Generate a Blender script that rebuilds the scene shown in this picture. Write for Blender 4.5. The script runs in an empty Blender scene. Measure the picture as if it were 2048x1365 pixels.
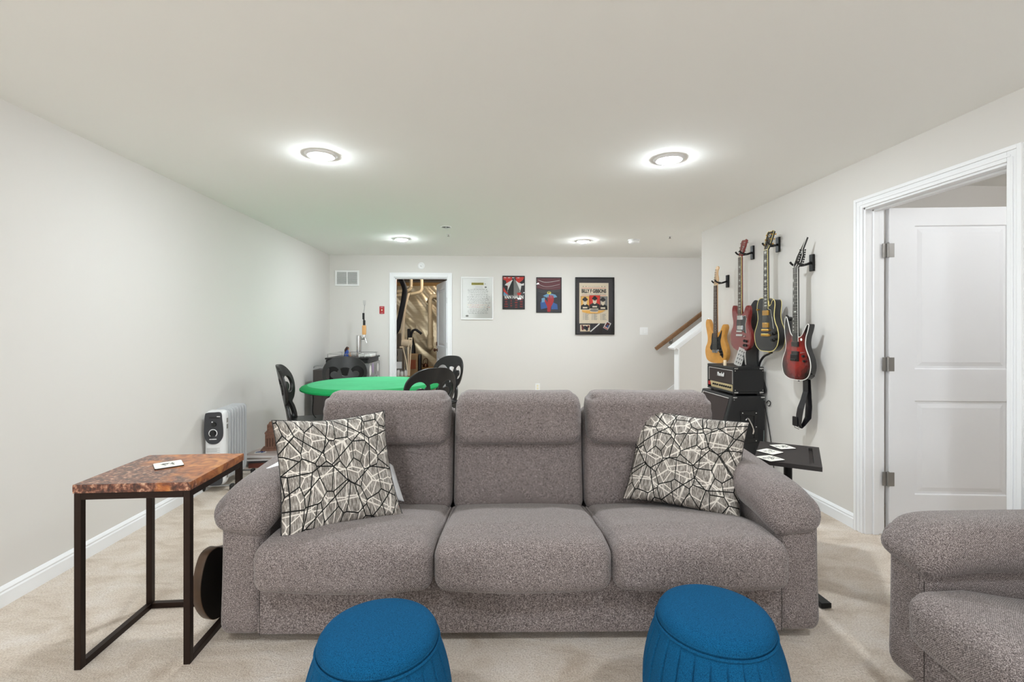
import bpy, bmesh, math, random
from mathutils import Vector, Matrix, noise
PI = math.pi
sc = bpy.context.scene
C = sc.collection
# ------------------------------------------------------------------ camera
cam_d = bpy.data.cameras.new('camera'); cam = bpy.data.objects.new('camera', cam_d); C.objects.link(cam)
cam_d.sensor_width = 36.0; cam_d.lens = 36.0 * 960 / 2048
cam_d.shift_y = -23.5 / 2048
cam.location = (0, 0, 1.31); cam.rotation_euler = (PI/2, 0, -math.atan(52/960))
cam_d.clip_start = 0.02
sc.camera = cam
# ------------------------------------------------------------------ world, exposure
w = bpy.data.worlds.new('world'); sc.world = w; w.use_nodes = True
w.node_tree.nodes['Background'].inputs[0].default_value = (0.92, 0.96, 1.0, 1)
w.node_tree.nodes['Background'].inputs[1].default_value = 1.0
sc.view_settings.view_transform = 'Standard'; sc.view_settings.look = 'None'
sc.view_settings.gamma = 1.0; sc.view_settings.use_curve_mapping = False
sc.view_settings.exposure = 1.0
sc.cycles.max_bounces = 12; sc.cycles.diffuse_bounces = 7; sc.cycles.glossy_bounces = 4
sc.cycles.transparent_max_bounces = 12; sc.cycles.sample_clamp_indirect = 8.0
LAMP = 260.0       # emission of the recessed lamps
# added fill light at an invented rear window, tilted up to brighten the ceiling
def area(name, loc, rot, sx, sy, power, col=(1, 1, 1)):
    d = bpy.data.lights.new(name, 'AREA'); d.shape = 'RECTANGLE'; d.size = sx; d.size_y = sy
    d.energy = power; d.color = col
    o = bpy.data.objects.new(name, d); C.objects.link(o); o.location = loc; o.rotation_euler = rot
    return o
area('ceiling_fill_light', (-1.65, -4.20, 1.42), (PI/2 + math.radians(38), 0, 0), .95, 1.2, 34, (0.90, 0.95, 1.0))
# ------------------------------------------------------------------ materials
def new_mat(name):
    m = bpy.data.materials.new(name); m.use_nodes = True
    nt = m.node_tree; b = nt.nodes['Principled BSDF']
    return m, nt, b
def rgb(c):
    if isinstance(c, str):
        c = [int(c[i:i+2], 16) / 255 for i in (0, 2, 4)]
        c = [x / 12.92 if x <= 0.04045 else ((x + 0.055) / 1.055) ** 2.4 for x in c]
    return (c[0], c[1], c[2], 1)
def N(nt, kind, **kw):
    n = nt.nodes.new(kind)
    for k, v in kw.items():
        if k.startswith('i_'):
            key = k[2:].replace('_', ' ')
            n.inputs[key].default_value = v
        else: setattr(n, k, v)
    return n
def ramp(nt, fac, stops):
    r = nt.nodes.new('ShaderNodeValToRGB')
    el = r.color_ramp.elements
    while len(el) > 1: el.remove(el[-1])
    el[0].position = stops[0][0]; el[0].color = rgb(stops[0][1])
    for p, c in stops[1:]:
        e = el.new(p); e.color = rgb(c)
    nt.links.new(fac, r.inputs[0]); return r.outputs[0]
def P(name, col, rough=0.5, metal=0.0, var=0.0, vscale=20, bump=0.0, bscale=200, coat=0.0, spec=0.5, emit=None, estr=0):
    m, nt, b = new_mat(name)
    b.inputs['Base Color'].default_value = rgb(col)
    b.inputs['Roughness'].default_value = rough; b.inputs['Metallic'].default_value = metal
    b.inputs['Coat Weight'].default_value = coat; b.inputs['Coat Roughness'].default_value = 0.05
    b.inputs['Specular IOR Level'].default_value = spec
    tc = N(nt, 'ShaderNodeTexCoord')
    if var > 0:
        n = N(nt, 'ShaderNodeTexNoise', i_Scale=vscale, i_Detail=4.0)
        nt.links.new(tc.outputs['Object'], n.inputs['Vector'])
        c = rgb(col)
        o = ramp(nt, n.outputs['Fac'], [(0.3, [x * (1 - var) for x in c[:3]]), (0.7, [min(1, x * (1 + var)) for x in c[:3]])])
        nt.links.new(o, b.inputs['Base Color'])
    if bump > 0:
        n = N(nt, 'ShaderNodeTexNoise', i_Scale=bscale, i_Detail=3.0)
        nt.links.new(tc.outputs['Object'], n.inputs['Vector'])
        bp = N(nt, 'ShaderNodeBump', i_Strength=bump, i_Distance=0.002)
        nt.links.new(n.outputs['Fac'], bp.inputs['Height']); nt.links.new(bp.outputs[0], b.inputs['Normal'])
    if emit:
        b.inputs['Emission Color'].default_value = rgb(emit); b.inputs['Emission Strength'].default_value = estr
    return m
def fabric(name, dark, mid, light, scale=170, bump=0.5, weave=0.0, sheen=0.0):
    """melange weave: short light and dark threads in two directions"""
    m, nt, b = new_mat(name)
    tc = N(nt, 'ShaderNodeTexCoord')
    outs = []
    for sx, sy, sz in ((0.42, 1, 1.0), (1, 1, 0.42)):
        mp = N(nt, 'ShaderNodeMapping'); mp.inputs['Scale'].default_value = (sx, sy, sz)
        nt.links.new(tc.outputs['Object'], mp.inputs[0])
        n = N(nt, 'ShaderNodeTexNoise', i_Scale=scale, i_Detail=1.5, i_Roughness=0.6)
        nt.links.new(mp.outputs[0], n.inputs['Vector']); outs.append(n.outputs['Fac'])
    mx = N(nt, 'ShaderNodeMath', operation='MULTIPLY'); nt.links.new(outs[0], mx.inputs[0]); nt.links.new(outs[1], mx.inputs[1])
    sq = N(nt, 'ShaderNodeMath', operation='POWER'); sq.inputs[1].default_value = 0.5; nt.links.new(mx.outputs[0], sq.inputs[0])
    if weave:
        # regular over-and-under of the threads mixed with the melange
        sp = N(nt, 'ShaderNodeSeparateXYZ'); nt.links.new(tc.outputs['Object'], sp.inputs[0])
        yz = N(nt, 'ShaderNodeMath', operation='ADD'); nt.links.new(sp.outputs[1], yz.inputs[0]); nt.links.new(sp.outputs[2], yz.inputs[1])
        sn = []
        for src in (sp.outputs[0], yz.outputs[0]):
            m1 = N(nt, 'ShaderNodeMath', operation='MULTIPLY'); m1.inputs[1].default_value = 2*PI/weave; nt.links.new(src, m1.inputs[0])
            m2 = N(nt, 'ShaderNodeMath', operation='SINE'); nt.links.new(m1.outputs[0], m2.inputs[0]); sn.append(m2.outputs[0])
        m3 = N(nt, 'ShaderNodeMath', operation='MULTIPLY'); nt.links.new(sn[0], m3.inputs[0]); nt.links.new(sn[1], m3.inputs[1])
        sq2 = N(nt, 'ShaderNodeMath', operation='MULTIPLY_ADD'); sq2.inputs[1].default_value = 0.075
        nt.links.new(m3.outputs[0], sq2.inputs[0]); nt.links.new(sq.outputs[0], sq2.inputs[2]); sq = sq2
    col = ramp(nt, sq.outputs[0], [(0.33, dark), (0.49, mid), (0.67, light)])
    nt.links.new(col, b.inputs['Base Color'])
    b.inputs['Roughness'].default_value = 0.95; b.inputs['Specular IOR Level'].default_value = 0.15
    b.inputs['Sheen Weight'].default_value = sheen; b.inputs['Sheen Roughness'].default_value = 0.45
    bp = N(nt, 'ShaderNodeBump', i_Strength=bump, i_Distance=0.002)
    nt.links.new(sq.outputs[0], bp.inputs['Height']); nt.links.new(bp.outputs[0], b.inputs['Normal'])
    return m
def carpet():
    m, nt, b = new_mat('carpet')
    tc = N(nt, 'ShaderNodeTexCoord')
    n1 = N(nt, 'ShaderNodeTexNoise', i_Scale=150.0, i_Detail=3.0, i_Roughness=0.7)
    mp = N(nt, 'ShaderNodeMapping'); mp.inputs['Scale'].default_value = (1.0, 1.7, 1); mp.inputs['Rotation'].default_value = (0, 0, 0.7)
    n2 = N(nt, 'ShaderNodeTexNoise', i_Scale=3.2, i_Detail=6.0, i_Roughness=0.65, i_Distortion=0.6)
    nt.links.new(tc.outputs['Object'], n1.inputs['Vector']); nt.links.new(tc.outputs['Object'], mp.inputs[0]); nt.links.new(mp.outputs[0], n2.inputs['Vector'])
    c1 = ramp(nt, n1.outputs['Fac'], [(0.3, 'c2b6ab'), (0.5, 'e2d8cf'), (0.7, 'f2ece5')])
    c2 = ramp(nt, n2.outputs['Fac'], [(0.32, 'dcd3c8'), (0.5, 'f4f0ea'), (0.7, 'ffffff')])
    mx = N(nt, 'ShaderNodeMixRGB', blend_type='MULTIPLY'); mx.inputs[0].default_value = 1.0
    nt.links.new(c1, mx.inputs[1]); nt.links.new(c2, mx.inputs[2]); nt.links.new(mx.outputs[0], b.inputs['Base Color'])
    b.inputs['Roughness'].default_value = 1.0; b.inputs['Specular IOR Level'].default_value = 0.05
    ad = N(nt, 'ShaderNodeMath', operation='ADD'); ml = N(nt, 'ShaderNodeMath', operation='MULTIPLY'); ml.inputs[1].default_value = 3.0
    nt.links.new(n2.outputs['Fac'], ml.inputs[0]); nt.links.new(ml.outputs[0], ad.inputs[0]); nt.links.new(n1.outputs['Fac'], ad.inputs[1])
    bp = N(nt, 'ShaderNodeBump', i_Strength=0.7, i_Distance=0.008)
    nt.links.new(ad.outputs[0], bp.inputs['Height']); nt.links.new(bp.outputs[0], b.inputs['Normal'])
    return m
def glassmat():
    m, nt, b = new_mat('picture_glass')
    nt.nodes.remove(b); out = nt.nodes['Material Output']
    t = N(nt, 'ShaderNodeBsdfTransparent'); g = N(nt, 'ShaderNodeBsdfGlossy', i_Roughness=0.02)
    fr = N(nt, 'ShaderNodeFresnel', i_IOR=1.45); mx = N(nt, 'ShaderNodeMixShader')
    nt.links.new(fr.outputs[0], mx.inputs[0]); nt.links.new(t.outputs[0], mx.inputs[1]); nt.links.new(g.outputs[0], mx.inputs[2])
    nt.links.new(mx.outputs[0], out.inputs[0]); return m
def pillowmat():
    m, nt, b = new_mat('patterned_pillow_cloth')
    uv = N(nt, 'ShaderNodeUVMap', uv_map='UVMap')
    def lines(scale, rot, off, th, sx=1.0):
        mp = N(nt, 'ShaderNodeMapping'); mp.inputs['Scale'].default_value = (sx, 1, 1)
        mp.inputs['Rotation'].default_value = (0, 0, rot); mp.inputs['Location'].default_value = (off, off * .7, 0)
        nt.links.new(uv.outputs[0], mp.inputs[0])
        v = N(nt, 'ShaderNodeTexVoronoi', voronoi_dimensions='2D', feature='DISTANCE_TO_EDGE', i_Scale=scale, i_Randomness=1.0)
        nt.links.new(mp.outputs[0], v.inputs['Vector'])
        lt = N(nt, 'ShaderNodeMath', operation='LESS_THAN'); lt.inputs[1].default_value = th
        nt.links.new(v.outputs['Distance'], lt.inputs[0]); return lt.outputs[0]
    mp = N(nt, 'ShaderNodeMapping'); mp.inputs['Scale'].default_value = (90, 14, 1)
    nt.links.new(uv.outputs[0], mp.inputs[0])
    n = N(nt, 'ShaderNodeTexNoise', i_Scale=1.0, i_Detail=4.0, i_Roughness=0.75); nt.links.new(mp.outputs[0], n.inputs['Vector'])
    base = ramp(nt, n.outputs['Fac'], [(0.33, '4a4541'), (0.5, '8f8881'), (0.68, 'cdc7c0')])
    w1 = lines(5.6, 0.5, 3.1, 0.028, 1.5); w2 = lines(4.5, -0.6, 9.4, 0.026, 0.7); k1 = lines(4.6, 0.15, 6.7, 0.026, 1.55); k2 = lines(3.1, 0.9, 1.2, 0.017, 1.2)
    def mix(f, a, col):
        x = N(nt, 'ShaderNodeMixRGB'); nt.links.new(f, x.inputs[0]); nt.links.new(a, x.inputs[1]); x.inputs[2].default_value = rgb(col); return x.outputs[0]
    c = mix(w1, base, 'e2dbd2'); c = mix(w2, c, 'dad3ca'); c = mix(k1, c, '0c0b0b'); c = mix(k2, c, '0c0b0b')
    nt.links.new(c, b.inputs['Base Color']); b.inputs['Roughness'].default_value = 0.8; b.inputs['Specular IOR Level'].default_value = 0.25
    return m
def epoxy():
    m, nt, b = new_mat('resin_and_wood')
    tc = N(nt, 'ShaderNodeTexCoord')
    n1 = N(nt, 'ShaderNodeTexNoise', i_Scale=3.2, i_Detail=3.0, i_Distortion=2.4)
    n2 = N(nt, 'ShaderNodeTexNoise', i_Scale=75.0, i_Detail=3.0)
    n3 = N(nt, 'ShaderNodeTexNoise', i_Scale=9.0, i_Detail=5.0, i_Distortion=3.0)
    for n in (n1, n2, n3): nt.links.new(tc.outputs['Object'], n.inputs['Vector'])
    wood = ramp(nt, n3.outputs['Fac'], [(0.3, '6b3216'), (0.5, 'a8602c'), (0.7, 'c98646')])
    chips = ramp(nt, n2.outputs['Fac'], [(0.35, '3a1d14'), (0.5, '6a3c2a'), (0.62, 'a07058'), (0.72, 'cfa98c')])
    # chips at the front left, solid wood towards the back right
    sep = N(nt, 'ShaderNodeSeparateXYZ'); nt.links.new(tc.outputs['Object'], sep.inputs[0])
    a = N(nt, 'ShaderNodeMath', operation='MULTIPLY_ADD'); a.inputs[1].default_value = 1.1; nt.links.new(sep.outputs[0], a.inputs[0]); nt.links.new(n1.outputs['Fac'], a.inputs[2])
    a2 = N(nt, 'ShaderNodeMath', operation='MULTIPLY_ADD'); a2.inputs[1].default_value = 0.9; nt.links.new(sep.outputs[1], a2.inputs[0]); nt.links.new(a.outputs[0], a2.inputs[2])
    f = ramp(nt, a2.outputs[0], [(0.44, (0, 0, 0)), (0.54, (1, 1, 1))])
    x = N(nt, 'ShaderNodeMixRGB'); nt.links.new(f, x.inputs[0]); nt.links.new(chips, x.inputs[1]); nt.links.new(wood, x.inputs[2])
    nt.links.new(x.outputs[0], b.inputs['Base Color']); b.inputs['Roughness'].default_value = 0.35; b.inputs['Coat Weight'].default_value = 0.3
    return m
def foil():
    m, nt, b = new_mat('insulation_foil')
    tc = N(nt, 'ShaderNodeTexCoord'); mp = N(nt, 'ShaderNodeMapping')
    mp.inputs['Rotation'].default_value = (0, 0.75, 0); mp.inputs['Scale'].default_value = (0.5, 1, 3.0)
    nt.links.new(tc.outputs['Object'], mp.inputs[0])
    n = N(nt, 'ShaderNodeTexNoise', i_Scale=5.0, i_Detail=3.0, i_Distortion=1.2); nt.links.new(mp.outputs[0], n.inputs['Vector'])
    c = ramp(nt, n.outputs['Fac'], [(0.3, 'b8a688'), (0.6, 'c9b898'), (0.8, 'd8c9ad')]); nt.links.new(c, b.inputs['Base Color'])
    b.inputs['Roughness'].default_value = 0.3; b.inputs['Metallic'].default_value = 0.45
    bp = N(nt, 'ShaderNodeBump', i_Strength=0.12, i_Distance=0.02)
    nt.links.new(n.outputs['Fac'], bp.inputs['Height']); nt.links.new(bp.outputs[0], b.inputs['Normal'])
    return m
def bluefab():
    m = fabric('blue_linen', '06324f', '0a4a70', '125c86', scale=620, bump=0.3)
    return m
def burst():
    m, nt, b = new_mat('red_burst_lacquer')
    tc = N(nt, 'ShaderNodeTexCoord'); mp = N(nt, 'ShaderNodeMapping')
    mp.inputs['Location'].default_value = (0, 0, -0.62); mp.inputs['Scale'].default_value = (4.7, 0.0, 3.35)
    nt.links.new(tc.outputs['Object'], mp.inputs[0])
    ln = N(nt, 'ShaderNodeVectorMath', operation='LENGTH'); nt.links.new(mp.outputs[0], ln.inputs[0])
    n = N(nt, 'ShaderNodeTexNoise', i_Scale=14.0, i_Detail=4.0, i_Distortion=1.5); nt.links.new(tc.outputs['Object'], n.inputs['Vector'])
    a = N(nt, 'ShaderNodeMath', operation='MULTIPLY_ADD'); a.inputs[1].default_value = 0.5; nt.links.new(n.outputs['Fac'], a.inputs[0]); nt.links.new(ln.outputs['Value'], a.inputs[2])
    c = ramp(nt, a.outputs[0], [(0.3, 'b4261a'), (0.6, '86180f'), (0.85, '4a0c0a'), (1.05, '0c0505')]); nt.links.new(c, b.inputs['Base Color'])
    b.inputs['Roughness'].default_value = 0.15; b.inputs['Coat Weight'].default_value = 0.8
    return m
MT = {}
MT['wall'] = P('wall_paint', 'dddad6', 0.85, bump=0.05, bscale=300, spec=0.2)
MT['ceil'] = P('ceiling_paint', 'f5f5f2', 0.9, spec=0.15)
MT['trim'] = P('white_trim_paint', 'f0f1f3', 0.5)
MT['door'] = P('white_door_paint', 'eaebee', 0.5)
MT['carpet'] = carpet()
MT['sofa'] = fabric('grey_tweed', '332d2b', '756b69', 'bbb0ad', scale=460, bump=0.6, weave=0.0066, sheen=0.22)
MT['pillow'] = pillowmat(); MT['blue'] = bluefab(); MT['epoxy'] = epoxy(); MT['foil'] = foil(); MT['glass'] = glassmat(); MT['burst'] = burst()
MT['seam'] = P('dark_seam', '2b2624', 0.9)
MT['blueseam'] = P('blue_seam', '032338', 0.9)
MT['bronze'] = P('dark_bronze_metal', '2a1c15', 0.42, 0.6)
MT['brownply'] = P('dark_brown_plywood', '4a3626', 0.45, var=0.2, vscale=30)
MT['brownface'] = P('dark_brown_veneer', '0f0906', 0.5)
MT['black'] = P('black_plastic', '151414', 0.45)
MT['blackwood'] = P('black_painted_wood', '1b1a1a', 0.35)
MT['vinyl'] = P('black_vinyl', '161618', 0.5, bump=0.4, bscale=500)
MT['blackmetal'] = P('black_metal', '121213', 0.4, 0.4)
MT['laptoptop'] = P('black_wood_grain', '262120', 0.5, var=0.25, vscale=12)
MT['chrome'] = P('chrome', 'd5d5d5', 0.12, 1.0)
MT['steel'] = P('brushed_steel', 'a9a9a9', 0.32, 0.9)
MT['nickel'] = P('satin_nickel', '8f8c88', 0.4, 0.45)
MT['brassy'] = P('pale_gold_panel', 'd9c99c', 0.4, 0.35)
MT['gold'] = P('gold_plate', 'd8a550', 0.28, 0.9)
MT['grille'] = P('brown_grille_cloth', '3a302e', 0.9, bump=0.6, bscale=600)
MT['ivory'] = P('ivory_plastic', 'efe6c8', 0.4)
MT['white'] = P('white_plastic', 'eeeeee', 0.4)
MT['whitecloth'] = P('white_satin_cloth', 'e8eaee', 0.6)
MT['whitemetal'] = P('white_enamel', 'e2e3e4', 0.35)
MT['heaterfin'] = P('grey_enamel', 'c3c5c8', 0.4)
MT['charcoal'] = P('charcoal_plastic', '35363a', 0.45)
MT['felt'] = P('green_felt', '58bd86', 0.9, var=0.05, vscale=6, spec=0.1)
MT['feltrim'] = P('green_rim', '1a9a55', 0.75, spec=0.2)
MT['oak'] = P('oak_handrail', '8d6a4c', 0.4, var=0.25, vscale=14)
MT['paper'] = P('white_paper', 'eceae6', 0.7)
MT['brightpaper'] = P('bright_white_paper', 'fafaf8', 0.7)
MT['card'] = P('coaster_card', 'ebe9e0', 0.6)
MT['ink'] = P('dark_ink', '2c2b2b', 0.7)
MT['greyink'] = P('grey_ink', '8b8985', 0.7)
MT['cream'] = P('cream_print', 'e6d8c0', 0.7)
MT['red'] = P('red_ink', 'd8392c', 0.6)
MT['darkred'] = P('dark_red_ink', '6b2427', 0.6)
MT['handred'] = P('crimson_ink', 'b3222a', 0.6)
MT['orange'] = P('amber_ink', 'eab45a', 0.6)
MT['night'] = P('night_ink', '2a2a33', 0.6)
MT['maroon'] = P('maroon_ink', '6a3038', 0.6)
MT['bluei'] = P('blue_ink', '2f5fa0', 0.6)
MT['skyink'] = P('light_blue_ink', '6fa3c4', 0.6)
MT['yel'] = P('yellow_ink', 'e8dc5a', 0.6)
MT['mat'] = P('charcoal_mat_board', '423f42', 0.8)
MT['lilac'] = P('lilac_ink', 'a48fb4', 0.7)
MT['olive'] = P('olive_ink', 'b5a94e', 0.7)
MT['rosewood'] = P('rosewood', '4a3228', 0.5, var=0.2, vscale=40)
MT['maple'] = P('maple', 'd9b48a', 0.35, coat=0.3)
MT['natural'] = P('amber_lacquer', 'cf9443', 0.28, var=0.12, vscale=18, coat=0.5)
MT['cherry'] = P('cherry_lacquer', '7a2422', 0.2, coat=0.7)
MT['ebony'] = P('black_lacquer', '1c1b1c', 0.22, coat=0.5)
MT['pickguard'] = P('black_pickguard', '1b1b1c', 0.25, coat=0.4)
MT['bind'] = P('cream_binding', 'e5d58c', 0.4)
MT['bindwhite'] = P('white_binding', 'e6e4de', 0.4)
MT['pearl'] = P('pearl_inlay', 'd8d8d2', 0.3)
MT['string'] = P('guitar_string', 'b8b5ae', 0.3, 0.9)
MT['leather'] = P('black_leather', '17161a', 0.35, coat=0.2)
MT['brick'] = P('terracotta', '84604f', 0.8, var=0.25, vscale=60)
MT['brickdark'] = P('dark_terracotta', '573c31', 0.85)
MT['redsw'] = P('red_plate', 'b0252a', 0.4)
MT['stain1'] = P('beige_pipe', 'cbb896', 0.45)
MT['black2'] = P('black_rubber_foam', '17151a', 0.7)
MT['cardboard'] = P('cardboard', '9a7a56', 0.85, var=0.12)
MT['rust'] = P('rust_print', '8f4a2c', 0.8)
MT['copper'] = P('dark_copper', '5b3826', 0.35, 0.7)
MT['plywood'] = P('raw_plywood', 'a07c4c', 0.8, var=0.15)
MT['joist'] = P('dark_joist_wood', '3b2a1e', 0.9)
MT['duct'] = P('galvanised_grey', '8e8880', 0.4, 0.5)
MT['concrete'] = P('concrete', '6e675e', 0.9)
MT['candle'] = P('candle_wax', 'e9d3b4', 0.6)
MT['darkgrey'] = P('dark_grey_cloth', '4b4644', 0.85)
MT['cablegrey'] = P('grey_cable', '55605e', 0.5)
MT['clear'] = P('clear_plastic', 'd8d8d4', 0.15)
MT['bluefig'] = P('blue_cloth', '1f3f86', 0.6)
MT['brownfig'] = P('brown_hair', '3a2018', 0.6)
MT['skinfig'] = P('tan_skin', 'b98a6c', 0.6)
MT['orangewood'] = P('orange_wood', 'dba468', 0.4)
MT['magA'] = P('magazine_pink', 'bdb0aa', 0.5); MT['magB'] = P('magazine_white', 'd8d4d2', 0.5); MT['magC'] = P('magazine_red', '6e3a2e', 0.5); MT['magD'] = P('magazine_dark', '2c2a2c', 0.5)
MT['pencil'] = P('pencil_blue', '27407a', 0.5)
def emis(name, col, s):
    m, nt, b = new_mat(name); nt.nodes.remove(b)
    e = N(nt, 'ShaderNodeEmission', i_Strength=s); e.inputs[0].default_value = rgb(col)
    nt.links.new(e.outputs[0], nt.nodes['Material Output'].inputs[0]); return m
MT['lamp'] = emis('lamp_diffuser', (0.88, 0.955, 1.0), LAMP)
MT['lamp2'] = emis('lamp_diffuser_side_room', (0.95, 0.98, 1.0), 27)
MT['bulb'] = emis('warm_bulb', (1.0, 0.90, 0.78), 250)
# ------------------------------------------------------------------ mesh helpers
def link(o, parent=None):
    C.objects.link(o)
    if parent is not None: o.parent = parent
    return o
def finish(name, me, mats, parent=None, smooth=True, angle=35):
    if not isinstance(mats, (list, tuple)): mats = [mats]
    for m in mats: me.materials.append(MT[m] if isinstance(m, str) else m)
    if smooth:
        me.polygons.foreach_set('use_smooth', [True] * len(me.polygons))
        me.set_sharp_from_angle(angle=math.radians(angle))
    o = bpy.data.objects.new(name, me); return link(o, parent)
def obj(name, bm, mats, parent=None, smooth=True, angle=35, bevel=0, bseg=2, sub=0):
    bmesh.ops.recalc_face_normals(bm, faces=bm.faces)
    me = bpy.data.meshes.new(name); bm.to_mesh(me); bm.free()
    o = finish(name, me, mats, parent, smooth, angle)
    if bevel:
        b = o.modifiers.new('bevel', 'BEVEL'); b.width = bevel; b.segments = bseg; b.limit_method = 'ANGLE'; b.angle_limit = math.radians(40)
    if sub:
        s = o.modifiers.new('sub', 'SUBSURF'); s.levels = sub; s.render_levels = sub
    return o
def tag(o, label, cat, group=None):
    o['label'] = label; o['category'] = cat
    if group: o['group'] = group
    return o
def struct(o): o['kind'] = 'structure'; return o
def thing(name, label, cat, loc=(0, 0, 0), rz=0, group=None):
    o = bpy.data.objects.new(name, None); o.empty_display_size = 0.1; C.objects.link(o)
    o.location = loc; o.rotation_euler = (0, 0, rz)
    return tag(o, label, cat, group)
def B(): return bmesh.new()
def box(bm, x0, x1, y0, y1, z0, z1, mi=0, mtx=None):
    vs = [bm.verts.new((x, y, z)) for x in (x0, x1) for y in (y0, y1) for z in (z0, z1)]
    if mtx is not None:
        for v in vs: v.co = mtx @ v.co
    f = [(0, 1, 3, 2), (4, 6, 7, 5), (0, 4, 5, 1), (2, 3, 7, 6), (0, 2, 6, 4), (1, 5, 7, 3)]
    for q in f:
        fc = bm.faces.new([vs[i] for i in q]); fc.material_index = mi
    return vs
def cbox(bm, c, s, mi=0, mtx=None):
    return box(bm, c[0]-s[0]/2, c[0]+s[0]/2, c[1]-s[1]/2, c[1]+s[1]/2, c[2]-s[2]/2, c[2]+s[2]/2, mi, mtx)
def cyl(bm, p0, p1, r0, r1=None, seg=24, mi=0, cap=True):
    if r1 is None: r1 = r0
    p0 = Vector(p0); p1 = Vector(p1); d = (p1 - p0).normalized()
    a = d.orthogonal().normalized(); b = d.cross(a)
    A = []; Bv = []
    for i in range(seg):
        t = 2 * PI * i / seg; u = a * math.cos(t) + b * math.sin(t)
        A.append(bm.verts.new(p0 + u * r0)); Bv.append(bm.verts.new(p1 + u * r1))
    for i in range(seg):
        j = (i + 1) % seg; f = bm.faces.new((A[i], A[j], Bv[j], Bv[i])); f.material_index = mi
    if cap:
        f = bm.faces.new(A[::-1]); f.material_index = mi; f = bm.faces.new(Bv); f.material_index = mi
def tube(bm, pts, r, seg=10, mi=0, closed=False, smooth=0):
    pts = [Vector(p) for p in pts]
    if smooth: pts = catmull(pts, smooth, closed)
    n = len(pts); rings = []
    up = None
    for i, p in enumerate(pts):
        if closed: d = (pts[(i+1) % n] - pts[i-1]).normalized()
        else: d = (pts[min(i+1, n-1)] - pts[max(i-1, 0)]).normalized()
        if up is None: up = d.orthogonal().normalized()
        up = (up - d * up.dot(d))
        up = up.normalized() if up.length > 1e-6 else d.orthogonal().normalized()
        s = d.cross(up); rr = r[i] if isinstance(r, (list, tuple)) else r
        rings.append([bm.verts.new(p + (up * math.cos(2*PI*k/seg) + s * math.sin(2*PI*k/seg)) * rr) for k in range(seg)])
    m = n if closed else n - 1
    for i in range(m):
        a = rings[i]; b = rings[(i+1) % n]
        for k in range(seg):
            f = bm.faces.new((a[k], a[(k+1) % seg], b[(k+1) % seg], b[k])); f.material_index = mi
    if not closed:
        f = bm.faces.new(rings[0][::-1]); f.material_index = mi; f = bm.faces.new(rings[-1]); f.material_index = mi
def catmull(pts, n=6, closed=False):
    pts = [Vector(p) for p in pts]; L = len(pts); out = []
    rng = range(L) if closed else range(L - 1)
    for i in rng:
        if closed: p0, p1, p2, p3 = pts[i-1], pts[i], pts[(i+1) % L], pts[(i+2) % L]
        else: p0, p1, p2, p3 = pts[max(i-1, 0)], pts[i], pts[i+1], pts[min(i+2, L-1)]
        for k in range(n):
            t = k / n
            out.append(0.5 * ((2*p1) + (p2-p0)*t + (2*p0-5*p1+4*p2-p3)*t*t + (3*p1-p0-3*p2+p3)*t*t*t))
    if not closed: out.append(pts[-1])
    return out
def lathe(bm, prof, seg=48, c=(0, 0, 0), mi=0, fr=None):
    rings = []
    for r, z in prof:
        rings.append([bm.verts.new((c[0] + (r if fr is None else fr(r, z, 2*PI*k/seg)) * math.cos(2*PI*k/seg),
                                    c[1] + (r if fr is None else fr(r, z, 2*PI*k/seg)) * math.sin(2*PI*k/seg), c[2] + z)) for k in range(seg)])
    for a, b in zip(rings, rings[1:]):
        for k in range(seg):
            f = bm.faces.new((a[k], a[(k+1) % seg], b[(k+1) % seg], b[k])); f.material_index = mi
    f = bm.faces.new(rings[0][::-1]); f.material_index = mi
    f = bm.faces.new(rings[-1]); f.material_index = mi
def ball(bm, c, r, sx=1, sy=1, sz=1, seg=20, mi=0):
    n0 = len(bm.faces)
    m = Matrix.Translation(Vector(c)) @ Matrix.Diagonal((r*sx, r*sy, r*sz, 1))
    res = bmesh.ops.create_uvsphere(bm, u_segments=seg, v_segments=max(8, seg//2), radius=1, matrix=m)
    for v in res['verts']:
        for f in v.link_faces: f.material_index = mi
def shape2d(outlines, depth, bevel=0.0, res=1):
    """mesh of a filled outline with holes: (x, z) polygons, thickness along y centred on 0"""
    cu = bpy.data.curves.new('s', 'CURVE'); cu.dimensions = '2D'; cu.fill_mode = 'BOTH'
    cu.extrude = depth / 2 - bevel; cu.bevel_depth = bevel; cu.bevel_resolution = res
    for ol in outlines:
        s = cu.splines.new('POLY'); s.points.add(len(ol) - 1); s.use_cyclic_u = True
        for p, q in zip(s.points, ol): p.co = (q[0], q[1], 0, 1)
    if bevel: cu.offset = -bevel
    o = bpy.data.objects.new('s', cu); C.objects.link(o)
    dg = bpy.context.evaluated_depsgraph_get(); dg.update()
    me = bpy.data.meshes.new_from_object(o.evaluated_get(dg))
    bpy.data.objects.remove(o); bpy.data.curves.remove(cu)
    me.transform(Matrix.Rotation(PI/2, 4, 'X'))
    return me
def add_mesh(bm, me, mtx=None, mi=0):
    n0 = len(bm.verts); f0 = len(bm.faces)
    if mtx is not None: me.transform(mtx)
    bm.from_mesh(me); bm.faces.ensure_lookup_table()
    for f in bm.faces[f0:]: f.material_index = mi
    bpy.data.meshes.remove(me)
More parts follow.
